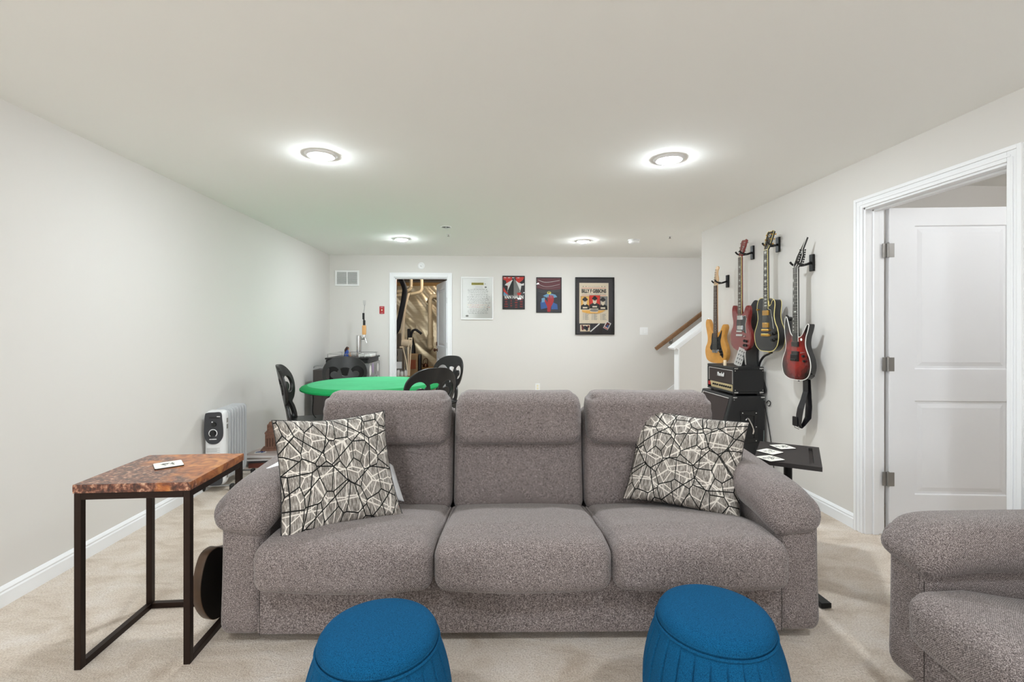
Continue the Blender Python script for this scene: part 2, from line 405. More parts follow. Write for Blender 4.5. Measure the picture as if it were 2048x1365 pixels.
def text_mesh(s, w, h, depth=0.0006, bold=0.0, shear=0.0, spacing=1.0):
    cu = bpy.data.curves.new('t', 'FONT'); cu.body = s; cu.size = 1; cu.extrude = 0.001; cu.offset = bold; cu.shear = shear; cu.space_character = spacing
    cu.resolution_u = 3
    o = bpy.data.objects.new('t', cu); C.objects.link(o)
    dg = bpy.context.evaluated_depsgraph_get(); dg.update()
    me = bpy.data.meshes.new_from_object(o.evaluated_get(dg))
    bpy.data.objects.remove(o); bpy.data.curves.remove(cu)
    xs = [v.co.x for v in me.vertices]; ys = [v.co.y for v in me.vertices]
    x0, x1, y0, y1 = min(xs), max(xs), min(ys), max(ys)
    sx = w / (x1 - x0); sy = h / (y1 - y0)
    for v in me.vertices:
        v.co = ((v.co.x - (x0+x1)/2) * sx, (v.co.z) / 0.001 * depth / 2, (v.co.y - (y0+y1)/2) * sy)
    return me
def text_into(bm, s, cx, cz, w, h, y, mi, **kw):
    add_mesh(bm, text_mesh(s, w, h, **kw), Matrix.Translation((cx, y, cz)), mi)
def poly(bm, pts, y, mi=0, t=0.0004):
    """thin flat polygon in the xz plane facing -y, top at y"""
    a = [bm.verts.new((p[0], y, p[1])) for p in pts]; f = bm.faces.new(a); f.material_index = mi
def rect(bm, x0, x1, z0, z1, y, mi=0): poly(bm, [(x0, z0), (x1, z0), (x1, z1), (x0, z1)], y, mi)
def disc(bm, cx, cz, rx, rz_, y, mi=0, n=20): poly(bm, [(cx + rx*math.cos(2*PI*i/n), cz + rz_*math.sin(2*PI*i/n)) for i in range(n)], y, mi)
def soft(bm, x0, x1, y0, y1, z0, z1, r, n=(24, 16, 8), f=None, mi=0):
    """rounded box grid, optional deform f(p, u) with u in [-1,1]^3"""
    c = Vector(((x0+x1)/2, (y0+y1)/2, (z0+z1)/2)); h = Vector(((x1-x0)/2, (y1-y0)/2, (z1-z0)/2))
    if not isinstance(r, (tuple, list)): r = (r, r, r)
    cache = {}
    def coord(i, nn, hh, rr):
        # denser near the ends
        t = -1 + 2*i/nn
        return math.copysign(1 - (1 - abs(t))**1.35, t) if nn > 4 else t
    def vert(i, j, k):
        key = (i, j, k)
        if key in cache: return cache[key]
        u = Vector((coord(i, n[0], 0, 0), coord(j, n[1], 0, 0), coord(k, n[2], 0, 0)))
        q = Vector((u.x*h.x, u.y*h.y, u.z*h.z)); inner = Vector([max(-(h[a]-r[a]), min(h[a]-r[a], q[a])) for a in range(3)])
        d = q - inner; dn = Vector([d[a]/r[a] for a in range(3)])
        L = dn.length; mx = max(abs(dn.x), abs(dn.y), abs(dn.z))
        if L > 1e-9: dn = dn / L * mx
        p = inner + Vector([dn[a]*r[a] for a in range(3)])
        if f: p = f(p, u)
        cache[key] = bm.verts.new(c + p); return cache[key]
    I, J, K = n
    def face(a, b_, c_, d_):
        fc = bm.faces.new((a, b_, c_, d_)); fc.material_index = mi
    for i in range(I):
        for j in range(J):
            for k in (0, K): face(vert(i, j, k), vert(i+1, j, k), vert(i+1, j+1, k), vert(i, j+1, k))
    for i in range(I):
        for k in range(K):
            for j in (0, J): face(vert(i, j, k), vert(i+1, j, k), vert(i+1, j, k+1), vert(i, j, k+1))
    for j in range(J):
        for k in range(K):
            for i in (0, I): face(vert(i, j, k), vert(i, j+1, k), vert(i, j+1, k+1), vert(i, j, k+1))
def copy_tree(o, parent=None):
    c = o.copy(); C.objects.link(c)
    if parent is not None: c.parent = parent
    for ch in list(o.children): copy_tree(ch, c)
    return c
# ------------------------------------------------------------------ the setting
XL, XR, YB, YF, H = -2.285, 2.42, 7.15, -4.25, 2.40
def sbox(name, x0, x1, y0, y1, z0, z1, m, bevel=0):
    bm = B(); box(bm, x0, x1, y0, y1, z0, z1); return struct(obj(name, bm, m, smooth=False, bevel=bevel))
def smulti(name, boxes, m, bevel=0):
    bm = B()
    for b_ in boxes: box(bm, *b_)
    return struct(obj(name, bm, m, smooth=False, bevel=bevel))
sbox('floor', XL-.12, 5.2, YF-.12, YB, -0.05, 0, 'carpet')
sbox('ceiling', XL-.12, 5.2, YF-.12, YB+.12, H, H+.06, 'ceil')
sbox('wall_left', XL-.12, XL, YF, YB+.12, 0, H, 'wall')
# rear wall behind the camera; its window opening is added for the fill light
smulti('wall_rear', [(XL, 5.2, YF-.12, YF, 0, .8), (XL, 5.2, YF-.12, YF, 2.05, H), (XL, -2.15, YF-.12, YF, .8, 2.05), (-1.0, 5.2, YF-.12, YF, .8, 2.05)], 'wall')
# back wall with the utility doorway (opening x -1.357..-0.565, z 0..2.085)
DX0, DX1, DZ = -1.357, -0.560, 2.085
smulti('wall_back', [(XL, DX0, YB, YB+.12, 0, H), (DX1, 5.2, YB, YB+.12, 0, H), (DX0, DX1, YB, YB+.12, DZ, H)], 'wall')
# right wall with the bedroom doorway
RY0, RY1, RZ = 2.088, 2.955, 2.092
smulti('wall_right', [(XR, XR+.12, YF, RY0, 0, H), (XR, XR+.12, RY1, 5.27, 0, H), (XR, XR+.12, RY0, RY1, RZ, H)], 'wall')
sbox('wall_stair_side', XR+.12, 5.2, 5.15, 5.27, 0, H, 'wall')
sbox('wall_stair_end', 5.08, 5.2, 5.27, YB, 0, H, 'wall')
# side room behind the right door
smulti('wall_side_room', [(XR+.12, 5.2, 3.45, 3.57, 0, H), (5.08, 5.2, -.2, 3.45, 0, H), (XR+.12, 5.2, -.2, -.08, 0, H)], MT['wall'])
# utility room
UZ = 2.55
sbox('floor_utility', -3.2, 0.6, YB, 9.7, -0.05, 0, 'concrete')
sbox('ceiling_utility', -3.2, 0.6, YB+.12, 9.7, UZ, UZ+.05, 'joist')
smulti('wall_utility', [(-3.3, -3.2, YB, 9.7, 0, UZ), (.5, .6, YB+.12, 9.7, 0, UZ), (-3.2, .6, 9.6, 9.7, 0, UZ)], 'concrete')
smulti('trim_1', [(-3.2, .5, y, y+.05, UZ-.24, UZ) for y in (7.6, 8.0, 8.4, 8.8, 9.2)], 'joist')
smulti('trim_2', [(-3.2, .5, 9.42, 9.5, 2.12, 2.22), (-3.2, .5, 9.40, 9.5, 2.28, 2.40)], 'plywood')
# baseboards
def baseboard(name, p0, p1, n, parts=None):
    """profile swept from p0 to p1 along the wall, n = inward normal"""
    bm = B(); prof = [(0, 0), (.014, 0), (.014, .062), (.010, .070), (.012, .078), (.006, .090), (0, .096)]
    segs = parts or [(p0, p1)]
    for a, b in segs:
        A = [bm.verts.new((a[0]+n[0]*d, a[1]+n[1]*d, z)) for d, z in prof]; Bb = [bm.verts.new((b[0]+n[0]*d, b[1]+n[1]*d, z)) for d, z in prof]
        k = len(prof)
        for i in range(k): bm.faces.new((A[i], A[(i+1) % k], Bb[(i+1) % k], Bb[i]))
        bm.faces.new(A[::-1]); bm.faces.new(Bb)
    return struct(obj(name, bm, 'trim', angle=20))
baseboard('baseboard_left', (XL, YF), (XL, YB), (1, 0))
baseboard('baseboard_back', 0, 0, (0, -1), [((XL, YB), (DX0-.06, YB)), ((DX1+.06, YB), (2.70, YB))])
baseboard('baseboard_right', 0, 0, (-1, 0), [((XR, YF), (XR, RY0-.07)), ((XR, RY1+.07), (XR, 5.27))])
baseboard('baseboard_rear', (XL, YF), (XR, YF), (0, 1))
# casings and jambs
def casing(name, jamb_parts, case_parts):
    bm = B()
    for b_ in jamb_parts + case_parts: box(bm, *b_)
    return struct(obj(name, bm, 'trim', smooth=False, bevel=.003))
cw = .058
casing('trim_3', [(DX0-.004, DX0+.018, YB-.002, YB+.125, 0, DZ), (DX1-.018, DX1+.004, YB-.002, YB+.125, 0, DZ), (DX0, DX1, YB-.002, YB+.125, DZ-.018, DZ+.004),
                  (DX0+.018, DX0+.03, YB+.04, YB+.07, 0, DZ-.018), (DX0+.018, DX1-.018, YB+.04, YB+.07, DZ-.03, DZ-.018)],
       [(DX0-cw, DX0+.006, YB-.014, YB, 0, DZ+cw), (DX1-.006, DX1+cw, YB-.014, YB, 0, DZ+cw), (DX0+.006, DX1-.006, YB-.014, YB, DZ-.006, DZ+cw),
        (DX0-cw, DX0-cw+.018, YB-.02, YB-.014, 0, DZ+cw), (DX1+cw-.018, DX1+cw, YB-.02, YB-.014, 0, DZ+cw), (DX0-cw+.018, DX1+cw-.018, YB-.02, YB-.014, DZ+cw-.018, DZ+cw)])
cw = .060
casing('trim_4', [(XR-.002, XR+.125, RY0-.004, RY0+.018, 0, RZ), (XR-.002, XR+.125, RY1-.018, RY1+.004, 0, RZ), (XR-.002, XR+.125, RY0, RY1, RZ-.018, RZ+.004),
                  (XR+.045, XR+.08, RY1-.03, RY1-.018, 0, RZ-.018), (XR+.045, XR+.08, RY0+.018, RY1-.018, RZ-.03, RZ-.018)],
       [(XR-.014, XR, RY0-cw, RY0+.006, 0, RZ+cw), (XR-.014, XR, RY1-.006, RY1+cw, 0, RZ+cw), (XR-.014, XR, RY0+.006, RY1-.006, RZ-.006, RZ+cw),
        (XR-.021, XR-.014, RY0-cw, RY0-cw+.02, 0, RZ+cw), (XR-.021, XR-.014, RY1+cw-.02, RY1+cw, 0, RZ+cw), (XR-.021, XR-.014, RY0-cw+.02, RY1+cw-.02, RZ+cw-.02, RZ+cw),
        (XR-.018, XR-.014, RY1+.012, RY1+.022, 0, RZ+.01), (XR-.018, XR-.014, RY0-.022, RY0-.012, 0, RZ+.01), (XR-.018, XR-.014, RY0-.012, RY1+.012, RZ+.012, RZ+.022)])
# stairs: half wall, sloped cap, treads, skirt
HX, HY0, HY1 = 2.49, 6.08, 6.20
SL = math.tan(math.radians(37.0))
bm = B()
prof = [(HX, 0), (5.08, 0), (5.08, min(H, 1.10+SL*(5.08-HX)) ), (HX + (H-1.10)/SL, H), (HX, 1.10)]
prof = [(HX, 0), (5.08, 0), (5.08, H), (HX + (H-1.10)/SL, H), (HX, 1.10)]
A = [bm.verts.new((x, HY0, z)) for x, z in prof]; Bq = [bm.verts.new((x, HY1, z)) for x, z in prof]
bm.faces.new(A); bm.faces.new(Bq[::-1])
for i in range(5): bm.faces.new((A[i], Bq[i], Bq[(i+1) % 5], A[(i+1) % 5]))
struct(obj('wall_stair', bm, 'wall', smooth=False))
bm = B()
mt = Matrix.Translation((HX, 0, 1.10)) @ Matrix.Rotation(-math.atan(SL), 4, 'Y')
box(bm, -.09, 1.6, HY0-.035, HY1+.035, 0, .030, 0, mt); box(bm, -.05, 1.6, HY0-.018, HY1+.018, -.028, 0, 0, mt)
struct(obj('trim_5', bm, 'trim', smooth=False, bevel=.004))
bm = B(); box(bm, HX-.012, HX+.004, HY0-.008, HY1+.008, 0, 1.06); struct(obj('trim_6', bm, 'trim', smooth=False, bevel=.002))
bm = B()
for i in range(9): box(bm, 2.72+i*.25, 5.08, HY1+.001, YB-.02, i*.19, (i+1)*.19)
struct(obj('floor_stairs', bm, 'carpet', smooth=False, bevel=.012))
bm = B()
pts = [(2.66, 0), (2.72, 0), (5.05, SL*2.33), (5.05, SL*2.33+.30), (2.72, .30), (2.66, .30)]
pts = [(2.62, 0), (2.95, 0), (5.05, SL*2.1), (5.05, SL*2.35+.40), (2.70, .36), (2.62, .30)]
a = [bm.verts.new((x, YB-.018, z)) for x, z in pts]; b = [bm.verts.new((x, YB, z)) for x, z in pts]
bm.faces.new(a); bm.faces.new(b[::-1])
for i in range(len(pts)): bm.faces.new((a[i], b[i], b[(i+1) % len(pts)], a[(i+1) % len(pts)]))
struct(obj('trim_7', bm, 'trim', smooth=False, bevel=.003))
# frame of an unseen window, added to go with the ceiling fill light
bm = B()
for x0, x1, z0, z1 in ((-2.21, -.94, 2.03, 2.10), (-2.21, -.94, .75, .82), (-2.21, -2.13, .82, 2.03), (-1.02, -.94, .82, 2.03), (-2.13, -1.02, 1.40, 1.45)): box(bm, x0, x1, YF-.10, YF+.015, z0, z1)
struct(obj('added_window', bm, 'trim', smooth=False, bevel=.003))
# ------------------------------------------------------------------ doors
def door_leaf(name, w, h, panels, parent=None):
    """leaf from x=0 to w, thickness .035 centred on y=0, panels (x0,x1,z0,z1)"""
    bm = B(); t = .0175
    xs = sorted({0, w} | {p[0] for p in panels} | {p[1] for p in panels}); zs = sorted({0, h} | {p[2] for p in panels} | {p[3] for p in panels})
    def inp(x, z): return any(p[0] < x < p[1] and p[2] < z < p[3] for p in panels)
    for s in (-1, 1):
        for x0, x1 in zip(xs, xs[1:]):
            for z0, z1 in zip(zs, zs[1:]):
                if not inp((x0+x1)/2, (z0+z1)/2):
                    poly(bm, [(x0, z0), (x1, z0), (x1, z1), (x0, z1)], s*t)
        for x0, x1, z0, z1 in panels:
            loops = []
            for ins, dep in ((0, 0), (.006, .009), (.020, .009), (.045, .002)):
                loops.append([bm.verts.new((x, s*(t-dep), z)) for x, z in ((x0+ins, z0+ins), (x1-ins, z0+ins), (x1-ins, z1-ins), (x0+ins, z1-ins))])
            for a, b in zip(loops, loops[1:]):
                for i in range(4): bm.faces.new((a[i], a[(i+1) % 4], b[(i+1) % 4], b[i]))
            bm.faces.new(loops[-1])
    for x0, x1, z0, z1 in ((0, 0, 0, h), (w, w, 0, h)):
        a = [bm.verts.new(v) for v in ((x0, -t, z0), (x0, t, z0), (x0, t, z1), (x0, -t, z1))]; bm.faces.new(a)
    for z in (0, h):
        a = [bm.verts.new(v) for v in ((0, -t, z), (w, -t, z), (w, t, z), (0, t, z))]; bm.faces.new(a)
    bmesh.ops.remove_doubles(bm, verts=bm.verts, dist=1e-5)
    return obj(name, bm, 'door', parent, smooth=False)
def hinge_bm():
    bm = B()
    cyl(bm, (0, 0, -.045), (0, 0, .045), .007, seg=12); cyl(bm, (0, 0, .045), (0, 0, .050), .009, .004, seg=12)
    return bm
# right door, hinged at the far jamb, opened into the side room
d2 = struct(bpy.data.objects.new('door_2', None)); C.objects.link(d2)
d2.location = (XR+.128, RY1-.022, 0.012); d2.rotation_euler = (0, 0, math.radians(-6.0))
leaf = door_leaf('door_leaf', .85, 2.068, [(.155, .715, 1.045, 1.955), (.155, .715, .25, .845)], d2); leaf.location = (0.012, 0, 0); struct(leaf)
for z in (1.80, 1.075, .345):
    bm = hinge_bm(); cbox(bm, (.020, -.0015, 0), (.034, .003, .088)); cbox(bm, (-.016, .008, 0), (.026, .003, .088))
    bm.transform(Matrix.Translation((0, 0, 0)))
    o = obj('hinge', bm, 'nickel', d2, angle=30, bevel=.001); o.location = (0.004, -.018, z); struct(o)
# utility door, hinged on the right jamb, opened into the utility room
d1 = struct(bpy.data.objects.new('door_1', None)); C.objects.link(d1)
d1.location = (DX1-.02, YB+.09, 0.012); d1.rotation_euler = (0, 0, math.radians(106.5))
leaf = door_leaf('door_leaf', .75, 2.03, [(.12, .63, 1.03, 1.92), (.12, .63, .24, .83)], d1); leaf.location = (0.01, 0, 0); struct(leaf)
for z in (1.74, 1.07, .34):
    bm = B(); cbox(bm, (0, 0, 0), (.003, .045, .085)); o = obj('hinge', bm, 'nickel', None); o.parent = None
    o.location = (DX1-.020, YB+.028, z); struct(o)
bm = B()
for s in (1, -1):
    cyl(bm, (0, s*.017, 0), (0, s*.024, 0), .028, .026); cyl(bm, (0, s*.024, 0), (0, s*.05, 0), .010)
    ball(bm, (0, s*.062, 0), .027, sy=.75)
o = obj('door_knob', bm, 'copper', d1); o.location = (.69, 0, .96); struct(o)
bm = B(); cbox(bm, (0, 0, 0), (.05, .052, .06)); o = obj('door_latch', bm, 'copper', d1, bevel=.004); o.location = (.735, 0, 1.06); struct(o)
# ------------------------------------------------------------------ recessed ceiling lamps
def lamp(x, y, label, mat='lamp'):
    t = thing('ceiling_light', label, 'ceiling light', (x, y, H), 0, None)
    bm = B()
    prof = [(.066, .0), (.068, -.010), (.080, -.012), (.092, -.007), (.098, 0)]
    seg = 48; rings = [[bm.verts.new((r*math.cos(2*PI*k/seg), r*math.sin(2*PI*k/seg), z)) for k in range(seg)] for r, z in prof]
    for a, b in zip(rings, rings[1:]):
        for k in range(seg): bm.faces.new((a[k], a[(k+1) % seg], b[(k+1) % seg], b[k]))
    obj('trim_ring', bm, 'white', t)
    bm = B(); lathe(bm, [(.067, -.002), (.066, -.010), (.060, -.017), (.045, -.024), (.020, -.029)], 40); obj('diffuser', bm, mat, t)
    return t
lamp(-1.029, 3.058, 'lit recessed ceiling light nearest the camera on the left side')
lamp(1.168, 3.01, 'lit recessed ceiling light nearest the camera on the right side')
lamp(-1.016, 5.845, 'lit recessed ceiling light near the utility doorway')
lamp(1.193, 5.856, 'lit recessed ceiling light above the posters, beside the smoke detector')
lamp(-1.03, .22, 'recessed ceiling light above the camera position, on the left wall side')
lamp(1.17, .20, 'recessed ceiling light above the camera position, on the door side')
lamp(-1.03, -2.6, 'recessed ceiling light near the rear wall, on the left wall side')
lamp(1.17, -2.6, 'recessed ceiling light near the rear wall, on the door side')
t = thing('ceiling_globe', 'round ceiling light in the side room beyond the open white door', 'ceiling light', (3.5, 1.7, H), 0)
bm = B(); cyl(bm, (0, 0, -.03), (0, 0, 0), .09, seg=32); obj('base', bm, 'white', t)
bm = B(); ball(bm, (0, 0, -.13), .115, seg=32); obj('globe', bm, 'lamp2', t)
lamp(4.2, 5.65, 'ceiling light over the stair landing', 'lamp')
#SPLIT
# ------------------------------------------------------------------ sofas
def make_sofa(name, label, cat, loc, rz, n=3, D=.98, slope=.075, drop=0.0):
    t = thing(name, label, cat, loc, rz)
    p = .713; S = n*p/2; W = S + .175            # seats half width, outer half width
    rnd = random.Random(n)
    # base: plinth panel, rounded foot rail
    bm = B(); soft(bm, -S-.03, S+.03, .012, D-.04, .045, .30, .018, (40, 12, 8)); obj('base', bm, 'sofa', t)
    for x in (-S-.08, S+.08):
        for y in (.16, D-.14):
            bm = B(); cyl(bm, (x, y, 0), (x, y, .06), .045, .05, 20); obj('foot', bm, 'black', t)
    for s in (-1, 1):
        bm = B()
        def fa(q, u, s=s):
            k = (u.z+1)/2
            q.x += s * (.012*(1-k)**2)          # a little wider at the foot
            q.y -= .018*math.exp(-((k-.1)/.35)**2) * (1 if u.y < 0 else 0) * 0
            return q
        soft(bm, min(s*(S-.005), s*W), max(s*(S-.005), s*W), -.004, D-.03, .04, .56, (.045, .06, .07), (14, 24, 14), fa)
        arm = obj('armrest', bm, 'sofa', t)
        # padded top, higher towards the back, nose dropping over the front
        bm = B(); xc = s*(S+.078)
        def fp(q, u, s=s):
            y = q.y; tt = (u.y+1)/2
            q.z += slope*tt - .035*max(0, 1-tt/.22)**2 + .020*(1-u.x*u.x)*max(0, u.z)
            w_ = 1 - .10*max(0, 1-tt/.18)**2
            q.x *= w_
            q.x *= 1 - .07*max(0, -u.z)
            q.z += -s*u.x*(.003 + .019*u.z) + .0025*noise.noise(Vector((q.x*9, q.y*5, q.z*9)))
            return q
        zp = .012 if (s < 0 and slope > .05) else 0
        xc -= .012 if s > 0 else 0; hwp = .134 if s > 0 else .142
        soft(bm, xc-hwp, xc+hwp, -.038, D-.02, .480+zp, .625+zp, (.085, .11, .068), (18, 30, 12), fp)
        pad = obj('armrest_pad', bm, 'sofa', t)
        bm = B()
        pts = []
        tube(bm, [(s*(S+.004), -.0045, .06), (s*(S+.004), -.0045, .44)], .0012, 6); obj('seam', bm, 'seam', arm)
    for i in range(n):
        xc = -S + p*(i+.5)
        bm = B(); ph = i*3.7
        def fs(q, u, ph=ph, i=i):
            tt = (u.y+1)/2
            if u.z > -.2:
                k = (u.z+.2)/1.2
                q.z += k*(.026*(1-u.x**4)*(1-abs(2*tt-.75)**2*.5) - .095*max(0, tt-.25)/.75)
                q.z += k*.0035*noise.noise(Vector((q.x*7+ph, q.y*5, 0)))
                # pulled folds near the back inner corners
                if tt > .55: q.z += k*.004*math.sin(q.y*85 + q.x*18)*max(0, -u.x if i == n-1 else (u.x if i == 0 else 0))*(tt-.55)
            q.y -= (.028*(1-u.x**2)+.01*noise.noise(Vector((q.x*5+ph, 0, q.z*7))))*(1-tt)**2*(1 if u.y < 0 else 0)*(1-u.z**2*.4)
            if tt < .3 and u.z < 0: q.z -= .012*(1-u.x**2)
            return q
        soft(bm, xc-p/2+.0015, xc+p/2-.0015, -.10+drop*.5, .64, .272-drop, .455-drop, (.045, .060, .055), (34, 34, 12), fs)
        obj('seat_cushion', bm, 'sofa', t)
        # back cushion, leaning
        bm = B()
        def fb(q, u, ph=ph):
            k = (u.z+1)/2
            if u.y < 0: q.y -= .025*(1-u.x**4)*math.sin(PI*min(1, k*1.05))**.7
            q.y += .075*k + .0035*noise.noise(Vector((q.x*6+ph, q.z*6, 1)))
            q.x *= 1 - .0*k
            return q
        soft(bm, xc-p/2+.004, xc+p/2-.004, .60, .80, .33, .86, (.035, .05, .05), (28, 8, 26), fb)
        bc = obj('back_cushion', bm, 'sofa', t)
        # head roll
        bm = B()
        def fh(q, u, ph=ph):
            k = (u.z+1)/2
            q.y += .03*(k-.5) - .012*(1-u.x**4)
            e = abs(u.x)
            if e > .80:
                a = (e-.80)/.20
                q.z += .0045*math.sin(q.z*150 + ph + (1 if u.x > 0 else 0)) * a
                q.y += .005*math.sin(q.z*115 + ph*2) * a
            q.y += .005*noise.noise(Vector((q.x*8+ph, q.z*14, 3)))
            q.z += .006*noise.noise(Vector((q.x*4+ph, 0, 7))) * (1 if u.z > 0 else .5)
            q.x *= 1 - .03*max(0, u.z)**2
            return q
        soft(bm, xc-p/2+.014, xc+p/2-.014,   .565, .80, .690, .968, (.06, .085, .075), (40, 14, 26), fh)
        obj('headrest', bm, 'sofa', t)
    # outer back
    bm = B(); soft(bm, -S-.02, S+.02, D-.16, D-.01, .05, .80, .03, (20, 6, 12)); obj('back_panel', bm, 'sofa', t)
    return t
make_sofa('sofa', 'grey tweed three-seat sofa with headrests facing the camera', 'sofa', (.150, 1.972, 0), math.radians(-2.37))
make_sofa('sofa', 'grey tweed sofa end with padded armrest, cut off by the right edge', 'sofa', (1.492, .50, 0), math.radians(-91), n=3, D=.885, slope=.0, drop=.030)
# ------------------------------------------------------------------ pillows
def pillow(name, label, cat, BL, BR, TL, TR, thick, mat, lean=Vector((0, 1, 0)), corner=.075, seed=0, n=36, group=None):
    BL, BR, TL, TR = map(Vector, (BL, BR, TL, TR)); org = (BL+BR)/2
    nrm = (BR-BL).cross(TL-BL).normalized()       # points towards the camera
    if nrm.y > 0: nrm = -nrm
    bm = B(); uvl = bm.loops.layers.uv.new('UVMap'); G = {}
    for s in (0, 1):
        for i in range(n+1):
            for j in range(n+1):
                if s == 1 and (i in (0, n) or j in (0, n)): G[(s, i, j)] = G[(0, i, j)]; continue
                u, v = i/n, j/n
                # sides pulled in between the corners
                a, b = 2*u-1, 2*v-1
                uu = .5 + .5*a*(1 - corner*(1-b*b)); vv = .5 + .5*b*(1 - corner*(1-a*a))
                p = BL*(1-uu)*(1-vv) + BR*uu*(1-vv) + TL*(1-uu)*vv + TR*uu*vv
                h = ((1-a*a)*(1-b*b))**.42 if abs(a) < 1 and abs(b) < 1 else 0
                wr = noise.noise(Vector((u*5+seed, v*5, seed)))*.010 + noise.noise(Vector((u*14+seed, v*14, 2)))*.004*(a*a+b*b)
                p = p + nrm*((h*thick/2 + wr*min(1, h*2)) * (1 if s == 0 else -1))
                p = p + nrm*.012*math.sin(7*u+seed)*(b*b) * (1 if True else 0)
                G[(s, i, j)] = bm.verts.new(p - org)
    for s in (0, 1):
        for i in range(n):
            for j in range(n):
                q = [(i, j), (i+1, j), (i+1, j+1), (i, j+1)]
                if s: q = q[::-1]
                f = bm.faces.new([G[(s,)+c] for c in q])
                for l, c in zip(f.loops, q): l[uvl].uv = (c[0]/n + s*3 + seed*.37, c[1]/n)
    edge = [G[(0, i, 0)].co.copy() for i in range(n)] + [G[(0, n, j)].co.copy() for j in range(n)] + [G[(0, i, n)].co.copy() for i in range(n, 0, -1)] + [G[(0, 0, j)].co.copy() for j in range(n, 0, -1)]
    o = obj(name, bm, mat, None, angle=80); o.location = org
    tag(o, label, cat, group)
    return o, edge
o, e = pillow('throw_pillow', 'square pillow with black and white line pattern at the left end of the sofa', 'pillow', (-.835, 1.995, .437), (-.395, 2.285, .43), (-.932, 2.14, .912), (-.51, 2.43, .900), .17, 'pillow', seed=1)
bm = B(); tube(bm, e, .002, 6, closed=True); obj('piping', bm, 'ink', o)
o, e = pillow('throw_pillow', 'square pillow with black and white line pattern at the right end of the sofa', 'pillow', (.715, 2.47, .425), (1.180, 2.165, .420), (.838, 2.59, .895), (1.290, 2.29, .850), .17, 'pillow', seed=2)
bm = B(); tube(bm, e, .002, 6, closed=True); obj('piping', bm, 'ink', o)
o, e = pillow('throw_pillow', 'plain white pillow tucked behind the left patterned pillow', 'pillow', (-1.03, 2.20, .668), (-.405, 2.43, .455), (-.88, 2.50, .74), (-.485, 2.56, .60), .09, 'whitecloth', seed=4, corner=.03)
bm = B(); cbox(bm, (.305, -.045, -.09), (.012, .004, .022)); obj('care_tag', bm, 'redsw', o)
# ------------------------------------------------------------------ blue pouffes
def pouf(label, loc, rz):
    t = thing('pouf', label, 'pouf', loc, rz, None); t.scale = (1, 1, 1.025)
    npl = 26
    def fr(r, z, a):
        k = (a*npl/(2*PI)) % 1.0
        e = math.exp(-(min(k, 1-k)/.05)**2)
        return r * (1 + .006*(k-.5)) - .006*e*min(1, (z)/.02)*min(1, max(0, (.405-z)/.03))
    prof = [(.0, .012), (.155, .012), (.168, .03)]
    for i in range(1, 20):
        z = .03 + (.405-.03)*i/20; q = (z-.03)/(.375)
        prof.append((.168 + .042*math.sin(PI*q)**.8 * (1 if q < .5 else 1) + .0*q, z))
    prof += [(.170, .405), (.160, .412), (.0, .412)]
    bm = B(); lathe(bm, prof[1:-1], 26*14, fr=fr); obj('body', bm, 'blue', t, angle=50)
    bm = B(); lathe(bm, [(.150, .408), (.165, .412), (.1665, .422), (.165, .432), (.156, .444), (.140, .4515), (.11, .456), (.07, .459), (.03, .460)], 96)
    lid = obj('cushioned_lid', bm, 'blue', t)
    bm = B(); tube(bm, [(.1695*math.cos(2*PI*i/72), .1695*math.sin(2*PI*i/72), .409) for i in range(72)], .0045, 8, closed=True); obj('piping', bm, 'blue', lid)
    bm = B(); tube(bm, [(.1655*math.cos(2*PI*i/72), .1655*math.sin(2*PI*i/72), .419) for i in range(72)], .0028, 8, closed=True); obj('lid_piping', bm, 'blue', lid)
    return t
pouf('round blue pleated pouf in front of the left half of the sofa', (-.305, 1.388, 0), .3)
pouf('round blue pleated pouf in front of the right half of the sofa', (.690, 1.418, 0), .1)
# ------------------------------------------------------------------ side table with resin top
t = thing('side_table', 'metal side table with a resin and wood top left of the sofa', 'side table', (-1.372, 2.150, 0), math.radians(1.5))
hw, hd, zt = .212, .216, .679; b2 = .0125
bm = B(); soft(bm, -hw-.004, hw+.004, -hd-.004, hd+.004, zt, zt+.036, .004, (4, 4, 4)); obj('tabletop', bm, 'epoxy', t, angle=30)
for x, y in ((-1, -1), (1, -1), (-1, 1), (1, 1)):
    bm = B(); cbox(bm, (x*(hw-b2), y*(hd-b2), zt/2), (2*b2, 2*b2, zt)); obj('leg', bm, 'bronze', t, smooth=False, bevel=.0015)
for nm, z in (('apron_frame', zt-b2), ('floor_frame', b2)):
    bm = B()
    for s in (-1, 1):
        if not (nm == 'floor_frame' and s == -1): cbox(bm, (0, s*(hd-b2), z), (2*hw-4*b2, 2*b2, 2*b2))
        cbox(bm, (s*(hw-b2), 0, z), (2*b2, 2*hd-4*b2, 2*b2))
    obj(nm, bm, 'bronze', t, smooth=False, bevel=.0015)
